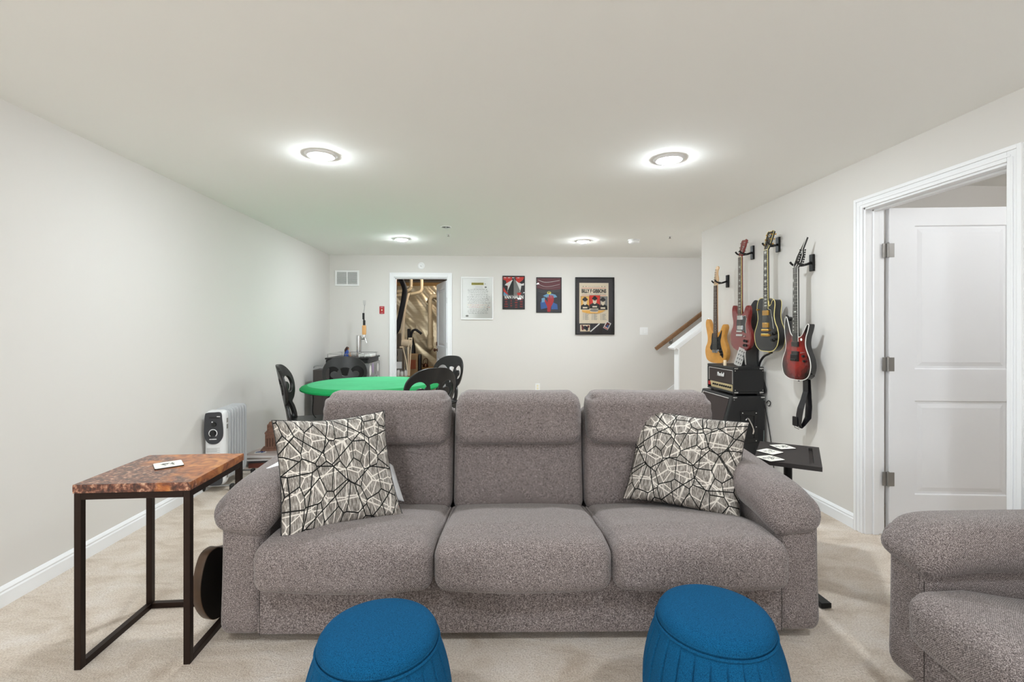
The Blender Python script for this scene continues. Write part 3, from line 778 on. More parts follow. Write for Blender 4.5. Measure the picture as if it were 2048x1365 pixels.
# coasters
def coaster(label, loc, rz, mode, group=None, rim='black', s=.052):
    t = thing('coaster', label, 'coaster', loc, rz, group)
    def rr(h, r, n=5):
        out = []
        for cx, cy, a0 in ((h-r, h-r, 0), (-h+r, h-r, PI/2), (-h+r, -h+r, PI), (h-r, -h+r, 3*PI/2)):
            for k in range(n+1): a = a0 + PI/2*k/n; out.append((cx+r*math.cos(a), cy+r*math.sin(a)))
        return out
    bm = B(); me = shape2d([rr(s, .008)], .004); add_mesh(bm, me, Matrix.Translation((0, 0, .002)) @ Matrix.Rotation(PI/2, 4, 'X')); obj('base', bm, rim, t, smooth=False)
    bm = B(); me = shape2d([rr(s-.0008, .008)], .0012); add_mesh(bm, me, Matrix.Translation((0, 0, .0046)) @ Matrix.Rotation(PI/2, 4, 'X'))
    f = obj('printed_face', bm, 'card', t, smooth=False)
    rnd = random.Random(mode); bm = B()
    for k in range(26 if mode else 18):
        x = rnd.uniform(-.036, .036) * (1 if mode else .55); y = rnd.uniform(-.018, .022); a = rnd.uniform(0, PI); l = rnd.uniform(.003, .012); w_ = rnd.uniform(.0008, .0028)
        m = Matrix.Translation((x, y, .00535)) @ Matrix.Rotation(a, 4, 'Z'); box(bm, -l, l, -w_, w_, 0, .0002, 0, m)
    obj('drawing', bm, 'greyink' if mode in (0, 2) else 'ink', f, smooth=False)
    return t
coaster('white coaster with a small drawing lying on the resin side table', (-1.385, 2.175, zt+.0362), .65, 0)
# brown board leaning beside the sofa
t = thing('wooden_board', 'dark brown shaped plywood board standing between side table and sofa', 'board', (-1.185, 2.27, .026), math.radians(75))
ol = catmull([(-.195, .20), (-.185, .10), (-.13, .02), (-.06, .0), (.05, 0), (.13, .03), (.18, .10), (.19, .20), (.17, .29), (.10, .325), (.06, .305), (.0, .295), (-.05, .305), (-.10, .322), (-.16, .30)], 6, True)
for p in ol: p.x *= .86
ol2 = [(p.x*.985, p.y*.985+.002) for p in ol]
me = shape2d([[(p.x, p.y) for p in ol]], .042, .003); bm = B(); add_mesh(bm, me); bd = obj('panel', bm, 'brownply', t, angle=30)
me = shape2d([ol2], .0012); bm = B(); add_mesh(bm, me, Matrix.Translation((0, -.0212, 0))); obj('veneer', bm, 'brownface', bd)
# ------------------------------------------------------------------ laptop table
ang = math.atan2(2.957-2.55, 1.737-1.463)
t = thing('laptop_table', 'black height-adjustable laptop table standing right of the sofa', 'side table', (1.730, 2.665, 0), ang)
LL, LW = .246, .158
bm = B()
z0, z1 = .577, .600
sy0, sy1 = -LW+.035, -LW+.055      # slot near the long edge on the camera's right
# top built around the slot
for q in ((-LL, LL, sy1, LW, z0, z1), (-LL, LL, -LW, sy0, z0, z1), (-LL, -LL+.07, sy0, sy1, z0, z1), (LL-.05, LL, sy0, sy1, z0, z1), (-LL+.07, LL-.05, sy0, sy1, z0, z0+.008)): box(bm, *q)
bmesh.ops.remove_doubles(bm, verts=bm.verts, dist=1e-5)
obj('tabletop', bm, 'laptoptop', t, smooth=False)
bm = B(); cyl(bm, (0, .0, .30), (0, .0, z0), .022, seg=24); cyl(bm, (0, 0, .03), (0, 0, .36), .027, seg=24); obj('pole', bm, 'blackmetal', t)
bm = B(); cbox(bm, (0, 0, z0-.006), (.20, .12, .012)); obj('mounting_plate', bm, 'blackmetal', t, smooth=False, bevel=.002)
bm = B()
# base: cross bar plus two feet
ml_ = Matrix.Rotation(-ang, 4, 'Z') @ Matrix.Translation((-1.730, -2.665, 0))
def bar2(a, b, w_, z0_, z1_):
    a = Vector(a); b = Vector(b); d_ = (b-a).normalized()*1; n_ = Vector((-d_.y, d_.x))*w_/2
    lo = [bm.verts.new(ml_ @ Vector((q.x, q.y, z0_))) for q in (a-n_, b-n_, b+n_, a+n_)]; hi = [bm.verts.new(v.co + Vector((0, 0, z1_-z0_))) for v in lo]
    bm.faces.new(lo[::-1]); bm.faces.new(hi)
    for i in range(4): bm.faces.new((lo[i], lo[(i+1) % 4], hi[(i+1) % 4], hi[i]))
bar2((1.590, 2.16), (1.570, 2.80), .05, .004, .028); bar2((1.57, 2.62), (1.77, 2.675), .07, .006, .032)
obj('base', bm, 'blackmetal', t, smooth=False, bevel=.003)
for i, (x, y, a, lab) in enumerate(((1.522, 2.545, .25, 'white printed coaster on the black laptop table, nearest the sofa'), (1.605, 2.685, .45, 'white printed coaster on the black laptop table, the middle one of three'), (1.748, 2.79, .1, 'white printed coaster on the black laptop table, nearest the guitars'))):
    coaster(lab, (x+.03, y, .6), a, i+1, 'coasters on the laptop table', 'black')
# small black caster box by the baseboard
t = thing('foot_pedal', 'small black pedal box by the right baseboard behind the sofa arm', 'pedal', (2.27, 3.22, 0), .3)
bm = B(); soft(bm, -.045, .03, -.03, .03, 0, .055, .006, (4, 4, 4)); obj('housing', bm, 'black', t)
bm = B(); cyl(bm, (0, 0, .055), (0, 0, .075), .016, .014, 20); ball(bm, (0, 0, .083), .016, sz=.6); obj('knob', bm, 'chrome', t)
# ------------------------------------------------------------------ oil heater
t = thing('radiator_heater', 'white oil-filled radiator heater standing by the left wall', 'heater', (-2.180, 4.0, 0), math.radians(5))
bm = B()
def fhh(q, u):
    if u.z > 0: q.x *= 1
    return q
soft(bm, -.078, .078, -.02, .07, .05, .655, (.035, .03, .05), (14, 8, 20)); body = obj('control_housing', bm, 'whitemetal', t)
ol = catmull([(-.066, .62), (-.052, .638), (.0, .642), (.052, .638), (.062, .58), (.070, .50), (.066, .44), (.035, .395), (-.005, .385), (-.045, .40), (-.070, .45), (-.072, .53)], 6, True)
me = shape2d([[(p.x-.0, p.y) for p in ol]], .010, .003); bm = B(); add_mesh(bm, me, Matrix.Translation((-.004, -.0215, 0))); pn = obj('control_panel', bm, 'charcoal', body)
bm = B(); cyl(bm, (-.008, -.026, .475), (-.008, -.045, .475), .022, .019, 28); obj('thermostat_knob', bm, 'black', pn)
bm = B()
tube(bm, [(-.008+.030*math.cos(a), -.027, .475+.030*math.sin(a)) for a in [math.radians(-50+i*280/20) for i in range(21)]], .0035, 6)
obj('dial_ring', bm, 'white', pn)
bm = B(); box(bm, -.035, .018, -.0285, -.0265, .424, .430); obj('name_mark', bm, 'white', pn, smooth=False)
bm = B(); cyl(bm, (-.014, -.0265, .565), (-.014, -.029, .565), .005, seg=12); obj('indicator_light', bm, 'white', pn)
bm = B(); box(bm, .02, .045, -.0285, -.0265, .605, .611); obj('small_mark', bm, 'white', pn, smooth=False)
bm = B(); cyl(bm, (0, -.026, .545), (0, -.038, .545), .018, .016, 24); cbox(bm, (.0, -.027, .60), (.07, .006, .010)); obj('switch', bm, 'black', pn)
bm = B()
for i in range(5): box(bm, -.058, .04-.02*(i % 2), -.0212, -.0205, .352-i*.008, .354-i*.008)
obj('printed_text', bm, 'greyink', body, smooth=False)
for z in (.57, .52, .12):
    bm = B(); box(bm, .0785, .0790, .01, .035, z-.018, z+.018); obj('vent_slots', bm, 'greyink', body, smooth=False)
ol = catmull([(-.05, .10), (-.03, .165), (.01, .175), (.05, .16), (.062, .11), (.05, .06), (0, .052), (-.045, .06)], 6, True)
me = shape2d([[(p.x, p.y) for p in ol]], .010, .003); bm = B(); add_mesh(bm, me, Matrix.Translation((0, -.0215, 0))); obj('cord_storage', bm, 'charcoal', body)
for i in range(7):
    bm = B(); y = .085 + i*.055
    soft(bm, -.072, .072, y+.002, y+.022, .07, .64+(.008 if i else 0), (.03, .008, .04), (10, 6, 14)); obj('fin', bm, 'heaterfin', t)
bm = B()
for y in (.01, .44): cyl(bm, (-.115, y, .042), (.115, y, .042), .008, seg=10)
cbox(bm, (0, .22, .062), (.03, .45, .02)); obj('foot_bar', bm, 'steel', t)
for x in (-.100, .120):
    for y in (.01, .44):
        bm = B(); cyl(bm, (x-.012, y, .024), (x+.012, y, .024), .023, seg=20); soft(bm, x-.016, x+.016, y-.022, y+.022, .026, .054, .01, (5, 5, 5)); obj('caster', bm, 'black', t)
# ------------------------------------------------------------------ magazines, books and the brick model behind the heater
mx, my = -2.105, 4.78
stack = [('book', 'magC', .048, .28, .25, 'thick dark red book at the very bottom of the magazine stack by the left wall'),
         ('book', 'magD', .020, .29, .26, 'black book just above the thick red book in the magazine stack'),
         ('magazine', 'magB', .014, .30, .25, 'white magazine directly on the black book in the stack by the left wall'),
         ('magazine', 'magA', .018, .29, .26, 'pinkish magazine in the middle of the stack by the left wall'),
         ('magazine', 'magB', .018, .30, .27, 'white magazine under the topmost magazine in the stack by the left wall'),
         ('magazine', 'magA', .016, .29, .24, 'topmost magazine of the stack, under the model tower and pencils')]
z = 0
rnd = random.Random(5)
for nm, m_, th, wx, wy, lab in stack:
    t = thing(nm, lab, nm, (mx + rnd.uniform(-.012, .012), my + rnd.uniform(-.01, .01), z), rnd.uniform(-.12, .12), 'magazines and books stacked by the left wall')
    bm = B(); box(bm, -wx/2, wx/2, -wy/2, wy/2, .0015, th-.0015); obj('pages', bm, 'paper', t, smooth=False)
    bm = B(); box(bm, -wx/2-.002, wx/2+.002, -wy/2-.002, wy/2+.002, 0, .0015); box(bm, -wx/2-.002, wx/2+.002, -wy/2-.002, wy/2+.002, th-.0015, th); box(bm, -wx/2-.002, wx/2+.002, -wy/2-.002, -wy/2, .0015, th-.0015)
    obj('cover', bm, m_, t, smooth=False); z += th
top = z
bm = B(); box(bm, -.05, .05, -.035, .035, 0, .002); o = obj('sketch_sheet', bm, 'paper', None, smooth=False); o.location = (-2.15, 4.71, top); o.rotation_euler = (0, 0, .3)
tag(o, 'small white sheet with the blue pencils lying on the magazine stack', 'paper')
for k, (x, y, a) in enumerate(((-2.165, 4.695, .8), (-2.145, 4.705, .6), (-2.12, 4.70, 1.2))):
    t = thing('pencil', ['blue pencil on the magazine stack, nearest the heater', 'blue pencil on the magazine stack, the middle one', 'blue pencil on the magazine stack, nearest the model tower'][k], 'pencil', (x, y, top+.006), a, 'pencils on the magazine stack')
    bm = B(); cyl(bm, (-.025, 0, 0), (.018, 0, 0), .0035, seg=6); obj('shaft', bm, 'pencil', t)
    bm = B(); cyl(bm, (.018, 0, 0), (.027, 0, 0), .0035, .0006, seg=6); obj('tip', bm, 'maple', t)
t = thing('model_building', 'reddish brown model of a towered brick building on the magazine stack', 'model building', (-2.085, 4.82, top), math.radians(14))
bm = B(); box(bm, -.095, .10, -.075, .085, 0, .018); obj('base', bm, 'brick', t, smooth=False, bevel=.003)
bm = B(); box(bm, -.055, .045, -.05, .05, .018, .175)
for i in range(5):
    for s in (-1, 1): box(bm, -.058+i*.024, -.050+i*.024, s*.050-.005, s*.050+.005, .018, .165)
box(bm, -.062, .052, -.057, .057, .165, .178)
tw = obj('lower_tower', bm, 'brick', t, smooth=False)
bm = B()
for i in range(4): box(bm, -.044+i*.024, -.034+i*.024, -.0535, -.0515, .04, .12)
obj('window_slots', bm, 'brickdark', tw, smooth=False)
bm = B(); box(bm, -.040, .032, -.04, .04, .178, .245); box(bm, -.043, .035, -.043, .043, .24, .248)
for i in range(4): box(bm, -.043+i*.022, -.036+i*.022, -.044, -.040, .178, .24)
cyl(bm, (-.004, 0, .248), (-.004, 0, .262), .036, .030, 16); ball(bm, (-.004, 0, .262), .030, sz=.5, seg=16); cyl(bm, (-.004, 0, .27), (-.004, 0, .285), .008, .004, 8); obj('upper_tower', bm, 'brick', t, angle=30)
bm = B(); box(bm, .05, .095, -.03, .07, .018, .20); box(bm, .046, .10, -.034, .074, .19, .205); obj('side_wing', bm, 'brickdark', t, smooth=False)
# ------------------------------------------------------------------ card table
t = thing('card_table', 'round card table with green felt top behind the sofa', 'table', (-1.165, 4.97, 0), 0); t.scale = (1, 1, 1.016)
R_ = .675
bm = B(); lathe(bm, [(R_-.07, .728), (R_-.065, .752), (R_-.075, .7555), (.3, .7560), (.05, .756)], 96); obj('felt_surface', bm, 'felt', t)
bm = B(); lathe(bm, [(R_-.16, .700), (R_-.02, .700), (R_, .708), (R_+.002, .722), (R_-.012, .736), (R_-.066, .7535), (R_-.10, .7535)], 96); obj('padded_rim', bm, 'feltrim', t)
bm = B(); lathe(bm, [(.30, .66), (.33, .70), (.05, .70)], 48); cyl(bm, (0, 0, .64), (0, 0, .70), .30, seg=48); obj('apron', bm, 'darkgrey', t)
for k in range(4):
    a = math.radians(45 + 90*k + 20); c, s = math.cos(a), math.sin(a)
    bm = B(); m = Matrix.Rotation(a, 4, 'Z')
    vs = []
    for r0, r1, z in ((.34, .44, .70), (.36, .43, .45), (.42, .47, .08), (.47, .53, 0)):
        vs.append([bm.verts.new(m @ Vector((x, y, z))) for x, y in ((r0, -.022), (r1, -.022), (r1, .022), (r0, .022))])
    for A_, B_ in zip(vs, vs[1:]):
        for i in range(4): bm.faces.new((A_[i], A_[(i+1) % 4], B_[(i+1) % 4], B_[i]))
    bm.faces.new(vs[0][::-1]); bm.faces.new(vs[-1]); obj('leg', bm, 'darkgrey', t, smooth=False, bevel=.004)
bm = B(); tube(bm, [(-.50, -.28, .70), (-.48, -.29, .64), (-.49, -.28, .5), (-.44, -.26, .42), (-.40, -.24, .30)], .004, 6, smooth=5); obj('cord', bm, 'black', t)
# ------------------------------------------------------------------ scroll-back chairs
def mir(pts): return pts + [(-x, z) for x, z in pts[::-1]]
def arc(cx, cz, rx, rz_, a0, a1, n=12): return [(cx+rx*math.cos(math.radians(a0+(a1-a0)*i/n)), cz+rz_*math.sin(math.radians(a0+(a1-a0)*i/n))) for i in range(n+1)]
def chair_back_mesh():
    right = catmull([(0, .982), (.10, .975), (.18, .940), (.236, .875), (.252, .80), (.240, .722), (.205, .655), (.165, .622), (.158, .610), (.178, .575), (.190, .52), (.188, .47), (.178, .435)], 6)
    right = [(p.x, p.y) for p in right]
    outer = right + [(-x, z) for x, z in right[::-1]][:-1]
    holes = []
    for s in (1, -1):
        # crescent around the scroll
        o_ = arc(.138, .785, .078, .080, -100, 150, 22); i_ = arc(.122, .770, .042, .040, 140, -75, 16)
        h = [(s*x, z) for x, z in o_ + i_]; holes.append(h if s > 0 else h[::-1])
        # small comma inside the scroll foot
        tear = catmull([(.060, .635), (.098, .600), (.125, .55), (.135, .50), (.118, .468), (.085, .475), (.055, .52), (.045, .58)], 5, True)
        h = [(s*p.x, p.y) for p in tear]; holes.append(h if s > 0 else h[::-1])
    holes.append([(-.050, .838), (-.02, .848), (.02, .848), (.050, .838), (.030, .760), (.0, .752), (-.030, .760)])
    holes.append([(-.022, .690), (.0, .698), (.022, .690), (.012, .655), (-.012, .655)])
    return shape2d([outer] + holes, .026, .004, 1)
def bend(bm, xs, f):
    for x in xs:
        g = bm.verts[:] + bm.edges[:] + bm.faces[:]
        bmesh.ops.bisect_plane(bm, geom=g, plane_co=(x, 0, 0), plane_no=(1, 0, 0))
    for v in bm.verts: f(v)
def make_chair():
    t = thing('dining_chair', 'x', 'chair')
    me = chair_back_mesh(); bm = B(); add_mesh(bm, me)
    def f(v):
        x, z = v.co.x, v.co.z
        v.co.y += .19 - 1.05*x*x + .20*max(0, z-.45) * 1.0
    bend(bm, [-.24+.02*i for i in range(25)], f)
    obj('backrest', bm, 'blackwood', t, angle=40)
    bm = B(); soft(bm, -.22, .22, -.23, .20, .430, .462, (.05, .05, .014), (12, 12, 6)); obj('seat', bm, 'blackwood', t)
    bm = B()
    for q in ((-.185, .185, -.205, -.185, .37, .43), (-.185, .185, .155, .175, .37, .43), (-.205, -.185, -.19, .16, .37, .43), (.185, .205, -.19, .16, .37, .43)): box(bm, *q)
    obj('seat_rail', bm, 'blackwood', t, smooth=False)
    for x, y in ((-.19, -.195), (.19, -.195), (-.18, .17), (.18, .17)):
        bm = B(); dy = .05 if y > 0 else -.01
        tube(bm, [(x, y, .43), (x, y, .28), (x*1.02, y+dy*.4, .12), (x*1.06, y+dy, 0)], [.022, .019, .016, .014], 12); obj('leg', bm, 'blackwood', t)
    return t
ch = make_chair()
def look(dx, dy): return math.atan2(dx, -dy)     # local -y is the facing direction
chairs = [((-1.655, 4.66), look(.93, .24), 'black scroll-back chair seen edge-on at the left side of the green table'),
          ((-1.61, 5.60), look(.30, -.95), 'black scroll-back chair on the far side of the green table, by the black beer cooler'),
          ((-.60, 4.36), look(-.60, .80), 'black scroll-back chair right behind the sofa, its back nearest the camera'),
          ((-.60, 5.80), look(-.66, -.75), 'black scroll-back chair pulled back from the green table beside the doorway')]
for k, ((x, y), r, lab) in enumerate(chairs):
    c = ch if k == 0 else copy_tree(ch)
    c.location = (x, y, 0); c.rotation_euler = (0, 0, r); c['label'] = lab; c['group'] = 'scroll-back chairs around the green table'
#SPLIT2
# ------------------------------------------------------------------ wall fittings on the back wall
def wall_thing(name, label, cat, x, z, group=None): return thing(name, label, cat, (x, YB, z), 0, group)
t = wall_thing('air_vent', 'white double louvred return air vent high on the back wall', 'vent', -2.030, 2.058)
bm = B(); w2, h2 = .172, .114
for q in ((-w2, w2, h2-.024, h2), (-w2, w2, -h2, -h2+.024), (-w2, -w2+.026, -h2+.024, h2-.024), (w2-.026, w2, -h2+.024, h2-.024), (-.008, .008, -h2+.024, h2-.024)): box(bm, q[0], q[1], -.012, 0, q[2], q[3])
obj('frame', bm, 'white', t, smooth=False, bevel=.002)
bm = B()
for i in range(13):
    z = -h2+.03+i*(2*h2-.06)/12; m = Matrix.Translation((0, -.006, z)) @ Matrix.Rotation(math.radians(-38), 4, 'X')
    box(bm, -w2+.026, w2-.026, -.008, .008, -.0008, .0008, 0, m)
obj('louvres', bm, 'white', t, smooth=False)
bm = B(); box(bm, -w2+.02, w2-.02, -.0012, 0, -h2+.02, h2-.02); obj('backing', bm, 'charcoal', t, smooth=False)
t = wall_thing('fire_sprinkler', 'round white fire sprinkler cover on the wall above the utility doorway', 'sprinkler', -.955, 2.248)
for nm, rs, m_ in (('cover', [(.052, 0), (.052, .004), (.046, .008), (.032, .008), (.030, .004)], 'white'), ('nozzle', [(.014, .004), (.014, .020), (.008, .026)], 'whitemetal')):
    bm = B(); lathe(bm, rs, 32); bm.transform(Matrix.Rotation(PI/2, 4, 'X')); obj(nm, bm, m_, t)
t = wall_thing('emergency_switch', 'red emergency switch plate with white lettering left of the utility doorway', 'switch', -1.527, 1.592)
bm = B(); soft(bm, -.036, .036, -.007, 0, -.056, .056, .003, (4, 4, 4)); pl = obj('plate', bm, 'redsw', t)
bm = B(); text_into(bm, 'EMERGENCY', 0, .040, .036, .007, -.0078, 0, bold=.01); obj('lettering', bm, 'white', pl, smooth=False)
bm = B(); text_into(bm, 'SWITCH', 0, -.042, .030, .007, -.0078, 0, bold=.01); obj('lettering', bm, 'white', pl, smooth=False)
bm = B(); cbox(bm, (0, -.010, 0), (.012, .012, .026)); obj('toggle', bm, 'ivory', t, smooth=False, bevel=.002)
t = wall_thing('light_switch', 'white double light switch plate between the black framed poster and the stairs', 'switch', 2.385, 1.283)
bm = B(); soft(bm, -.063, .063, -.007, 0, -.058, .058, .003, (4, 4, 4)); obj('plate', bm, 'white', t)
for x in (-.023, .023):
    bm = B(); cbox(bm, (x, -.009, 0), (.034, .006, .066)); obj('rocker', bm, 'white', t, smooth=False, bevel=.002)
t = wall_thing('power_outlet', 'white power outlet low on the back wall above the sofa middle', 'outlet', .770, .445)
bm = B(); soft(bm, -.036, .036, -.006, 0, -.058, .058, .003, (4, 4, 4)); obj('plate', bm, 'white', t)
for z in (.02, -.02):
    bm = B(); cyl(bm, (0, -.006, z), (0, -.009, z), .015, seg=20); obj('socket', bm, 'ivory', t)
# ceiling fittings
def ceil_thing(name, label, cat, x, y): return thing(name, label, cat, (x, y, H), 0)
t = ceil_thing('fire_sprinkler', 'recessed fire sprinkler with a dark opening in the ceiling near the far left lamp', 'sprinkler', -.425, 5.135)
bm = B(); seg = 32
tube(bm, [(.052*math.cos(2*PI*i/32), .052*math.sin(2*PI*i/32), -.002) for i in range(32)], .006, 8, closed=True); obj('trim_ring', bm, 'white', t)
bm = B(); cyl(bm, (0, 0, 0), (0, 0, -.0015), .048, seg=32); obj('recess', bm, 'charcoal', t)
bm = B(); cyl(bm, (0, 0, 0), (0, 0, -.016), .008, seg=12); cyl(bm, (0, 0, -.016), (0, 0, -.019), .020, seg=16); obj('nozzle', bm, 'whitemetal', t)
def small_spr(x, y, lab):
    t = ceil_thing('ceiling_hook', lab, 'ceiling fitting', x, y)
    bm = B(); cyl(bm, (0, 0, 0), (0, 0, -.004), .030, .026, seg=24); obj('cover', bm, 'white', t)
    bm = B(); cyl(bm, (0, 0, -.004), (0, 0, -.022), .007, seg=12); cyl(bm, (0, 0, -.022), (0, 0, -.025), .013, seg=14); obj('stem', bm, 'nickel', t)
small_spr(-.43, 5.54, 'tiny white ceiling fitting just behind the dark sprinkler recess')
small_spr(2.153, 5.52, 'tiny white ceiling fitting to the right of the smoke detector')
t = ceil_thing('smoke_detector', 'round white smoke detector on the ceiling near the stairs', 'smoke detector', 1.80, 5.76)
bm = B(); lathe(bm, [(.068, 0), (.070, -.008), (.066, -.012)], 40); obj('base', bm, 'white', t)
bm = B(); lathe(bm, [(.060, -.012), (.064, -.020), (.060, -.040), (.045, -.048)], 40); obj('housing', bm, 'white', t)
# handrail
t = thing('handrail', 'oak handrail on the wall above the stairs', 'handrail', (2.575, YB-.075, 1.00), 0)
mt = Matrix.Rotation(-math.atan(SL), 4, 'Y')
bm = B(); soft(bm, -.02, 2.0, -.022, .022, .0, .062, .014, (6, 8, 8)); bm.transform(mt); obj('rail', bm, 'oak', t)
for d in (.28, 1.5):
    bm = B(); p = mt @ Vector((d, 0, 0)); tube(bm, [(p.x, 0, p.z), (p.x, .005, p.z-.05), (p.x, .07, p.z-.06)], .006, 8); cyl(bm, (p.x, .066, p.z-.06), (p.x, .074, p.z-.06), .026, seg=20); obj('bracket', bm, 'nickel', t)
# ------------------------------------------------------------------ framed pictures
def framed(label, cx, cz, w_, h_, fw, fm, depth=.018, mattw=0, tilt=0.0):
    t = wall_thing('framed_poster', label, 'framed picture', cx, cz); t.rotation_euler = (0, tilt, 0)
    W2, H2 = w_/2, h_/2; bm = B()
    for q in ((-W2, W2, H2-fw, H2), (-W2, W2, -H2, -H2+fw), (-W2, -W2+fw, -H2+fw, H2-fw), (W2-fw, W2, -H2+fw, H2-fw)): box(bm, q[0], q[1], -depth, 0, q[2], q[3])
    obj('frame', bm, fm, t, smooth=False, bevel=.0015)
    return t, W2-fw, H2-fw
def glaze(t, a, b, y=-.014):
    bm = B(); poly(bm, [(-a, -b), (a, -b), (a, b), (-a, b)], y); obj('glass', bm, 'glass', t, smooth=False)
# 1: white handwritten sheet
t, a, b = framed('white framed sheet covered in handwritten lines beside the utility doorway', -.130, 1.770, .479, .632, .018, 'white')
bm = B(); rect(bm, -a, a, -b, b, -.004, 0); rnd = random.Random(3)
rect(bm, -.085, .095, .198, .232, -.0046, 1)
text_into(bm, 'COQUETTE', .0, .215, .165, .022, -.0052, 2); text_into(bm, '4', .115, .215, .012, .018, -.0052, 2)
tube(bm, [(-.03, -.005, .165), (.0, -.005, .168), (.08, -.005, .165)], .0022, 4, mi=4); box(bm, -.05, .09, -.0052, -.0046, .139, .142, 3)
disc(bm, .125, .165, .016, .012, -.0046, 3); disc(bm, -.150, -.262, .022, .014, -.0046, 3)
for r_ in range(15):
    z = .128 - r_*.0255; x = -.140 + rnd.uniform(-.01, .03); xe = .155 + rnd.uniform(-.04, .02) 
    while x < xe:
        L = rnd.uniform(.016, .040); n_ = max(3, int(L/.005)); m_ = rnd.choice((2, 3, 3, 3)) if r_ not in (9, 10) else rnd.choice((3, 5, 6))
        pts = [(x + L*k/n_, -.0050, z + rnd.uniform(-.0055, .0055) + .006*math.sin(r_)) for k in range(n_+1)]
        tube(bm, pts, .0016, 4, mi=m_); x += L + rnd.uniform(.006, .014)
    if rnd.random() < .6: disc(bm, .145+rnd.uniform(-.01, .02), z, .005, .005, -.0048, 2, 8)
obj('print', bm, ['brightpaper', 'olive', 'ink', 'greyink', 'lilac', 'red', 'orange'], t, smooth=False)
glaze(t, a, b)
# 2: VAN HALEN poster
t, a, b = framed('small black framed poster reading VAN HALEN in white capitals', .412, 1.857, .334, .500, .010, 'black', .014)
bm = B(); y = -.004; rect(bm, -a, a, -b, b, y, 0); k = iter(range(1, 99))
def Y_(): return -.004 - .0004*next(k)
def pol(pts, mi): poly(bm, [(x*a, z*b) for x, z in pts], Y_(), mi)
pol([(-1, 1), (1, 1), (1, -.18), (-1, -.18)], 5)
pol([(-1, .97), (-.12, .97), (-.25, .45), (-.6, .35), (-.75, .75), (-1, .8)], 2)
pol([(.15, .97), (1, .97), (.9, .80), (.5, .6), (.3, .62)], 2)
for x in (-.82, -.45, -.05, .42): rect(bm, (x-.10)*a, (x+.12)*a, .90*b, .945*b, Y_(), 3)
pol([(-.98, .35), (-.5, -.12), (-.75, -.15), (-.98, .1)], 2)
pol([(-.95, .05), (-.5, -.17), (-.98, -.2)], 4)
pol([(-.1, .8), (-.75, .55), (-.85, .45), (-.55, .42), (-.6, .0), (-.35, .2)], 3)
pol([(.1, .8), (.45, .62), (.75, .55), (.70, .3), (.60, .0), (.3, .3)], 3)
pol([(.0, .86), (.12, .84), (.62, .12), (.35, -.18), (-.42, -.18), (-.58, .1), (-.18, .68)], 1)
pol([(.0, .86), (.12, .84), (.62, .12), (.35, -.18), (.0, -.18)], 6)
pol([(.3, -.02), (.75, .0), (.6, -.17), (.4, -.17)], 2)
pol([(.65, .5), (.98, .6), (.98, .45), (.6, .42)], 7)
pol([(-1, -.18), (1, -.18), (1, -.98), (-1, -.98)], 0)
text_into(bm, 'VAN HALEN', 0, -.275*b, 1.84*a, .22*b, -.0129, 3, bold=.04)
for c_ in range(4):
    for r_ in range(11):
        x = -.72 + c_*.48; wd = rnd.uniform(.08, .17); z = -.42 - r_*.05
        if c_ == 1: wd *= .6
        rect(bm, (x-wd)*a, (x+wd)*a, (z-.012)*b, (z+.012)*b, -.0118, 8 if (r_+c_) % 3 else 2)
obj('print', bm, ['night', 'ink', 'red', 'paper', 'skyink', 'mat', 'greyink', 'paper', 'darkred'], t, smooth=False)
glaze(t, a, b, -.0135)
# 3: hand poster
t, a, b = framed('black framed poster of a red raised hand on dark blue', .940, 1.823, .382, .530, .012, 'black', .014)
bm = B(); k = iter(range(1, 99)); rect(bm, -a, a, -b, b, -.004, 0)
pol([(-1, 1), (1, 1), (1, .35), (.5, .30), (-.5, .32), (-1, .4)], 1)
def swoosh(z0, dip, mi, r): tube(bm, [(a*x, -.0075, b*(z0 - dip*(1-x*x) + .02*math.sin(4*x))) for x in [i/10-1 for i in range(21)] if abs(x) < .97], r, 4, mi=mi)
swoosh(.90, .14, 2, .0035); swoosh(.68, .18, 2, .0025); swoosh(.52, .13, 3, .002); swoosh(.32, .08, 3, .0015); swoosh(.22, .06, 3, .0015)
pol([(x*.95, z) for x, z in ((-.75, -.45), (-.55, -.25), (-.2, -.32), (-.1, -.75), (-.7, -.85))], 4)
pol([(.25, -.4), (.7, -.55), (.75, -.85), (.2, -.85)], 4)
pol([(-.5, -.05), (0, .12), (.55, .02), (.7, -.12), (.2, -.2), (-.2, -.15)], 5)
pol([(-.62, -.2), (-.35, -.15), (-.3, -.4), (-.6, -.45)], 5)
hand = catmull([(-.12, -.98), (.12, -.98), (.16, -.72), (.30, -.55), (.42, -.30), (.36, -.05), (.27, -.04), (.27, -.25), (.22, -.02), (.15, -.01), (.14, -.25), (.10, .0), (.0, .0), (.0, -.28), (-.06, -.10), (-.12, -.12), (-.10, -.42), (-.28, -.28), (-.36, -.32), (-.26, -.52), (-.14, -.72)], 4, True)
pol([(p.x, p.y) for p in hand], 6)
disc(bm, .02*a, .13*b, .17*a, .085*b, Y_(), 7); disc(bm, .02*a, .14*b, .10*a, .055*b, Y_(), 0); disc(bm, .05*a, .12*b, .06*a, .035*b, Y_(), 7)
obj('print', bm, ['night', 'maroon', 'paper', 'greyink', 'bluei', 'skyink', 'handred', 'yel'], t, smooth=False)
glaze(t, a, b, -.0135)
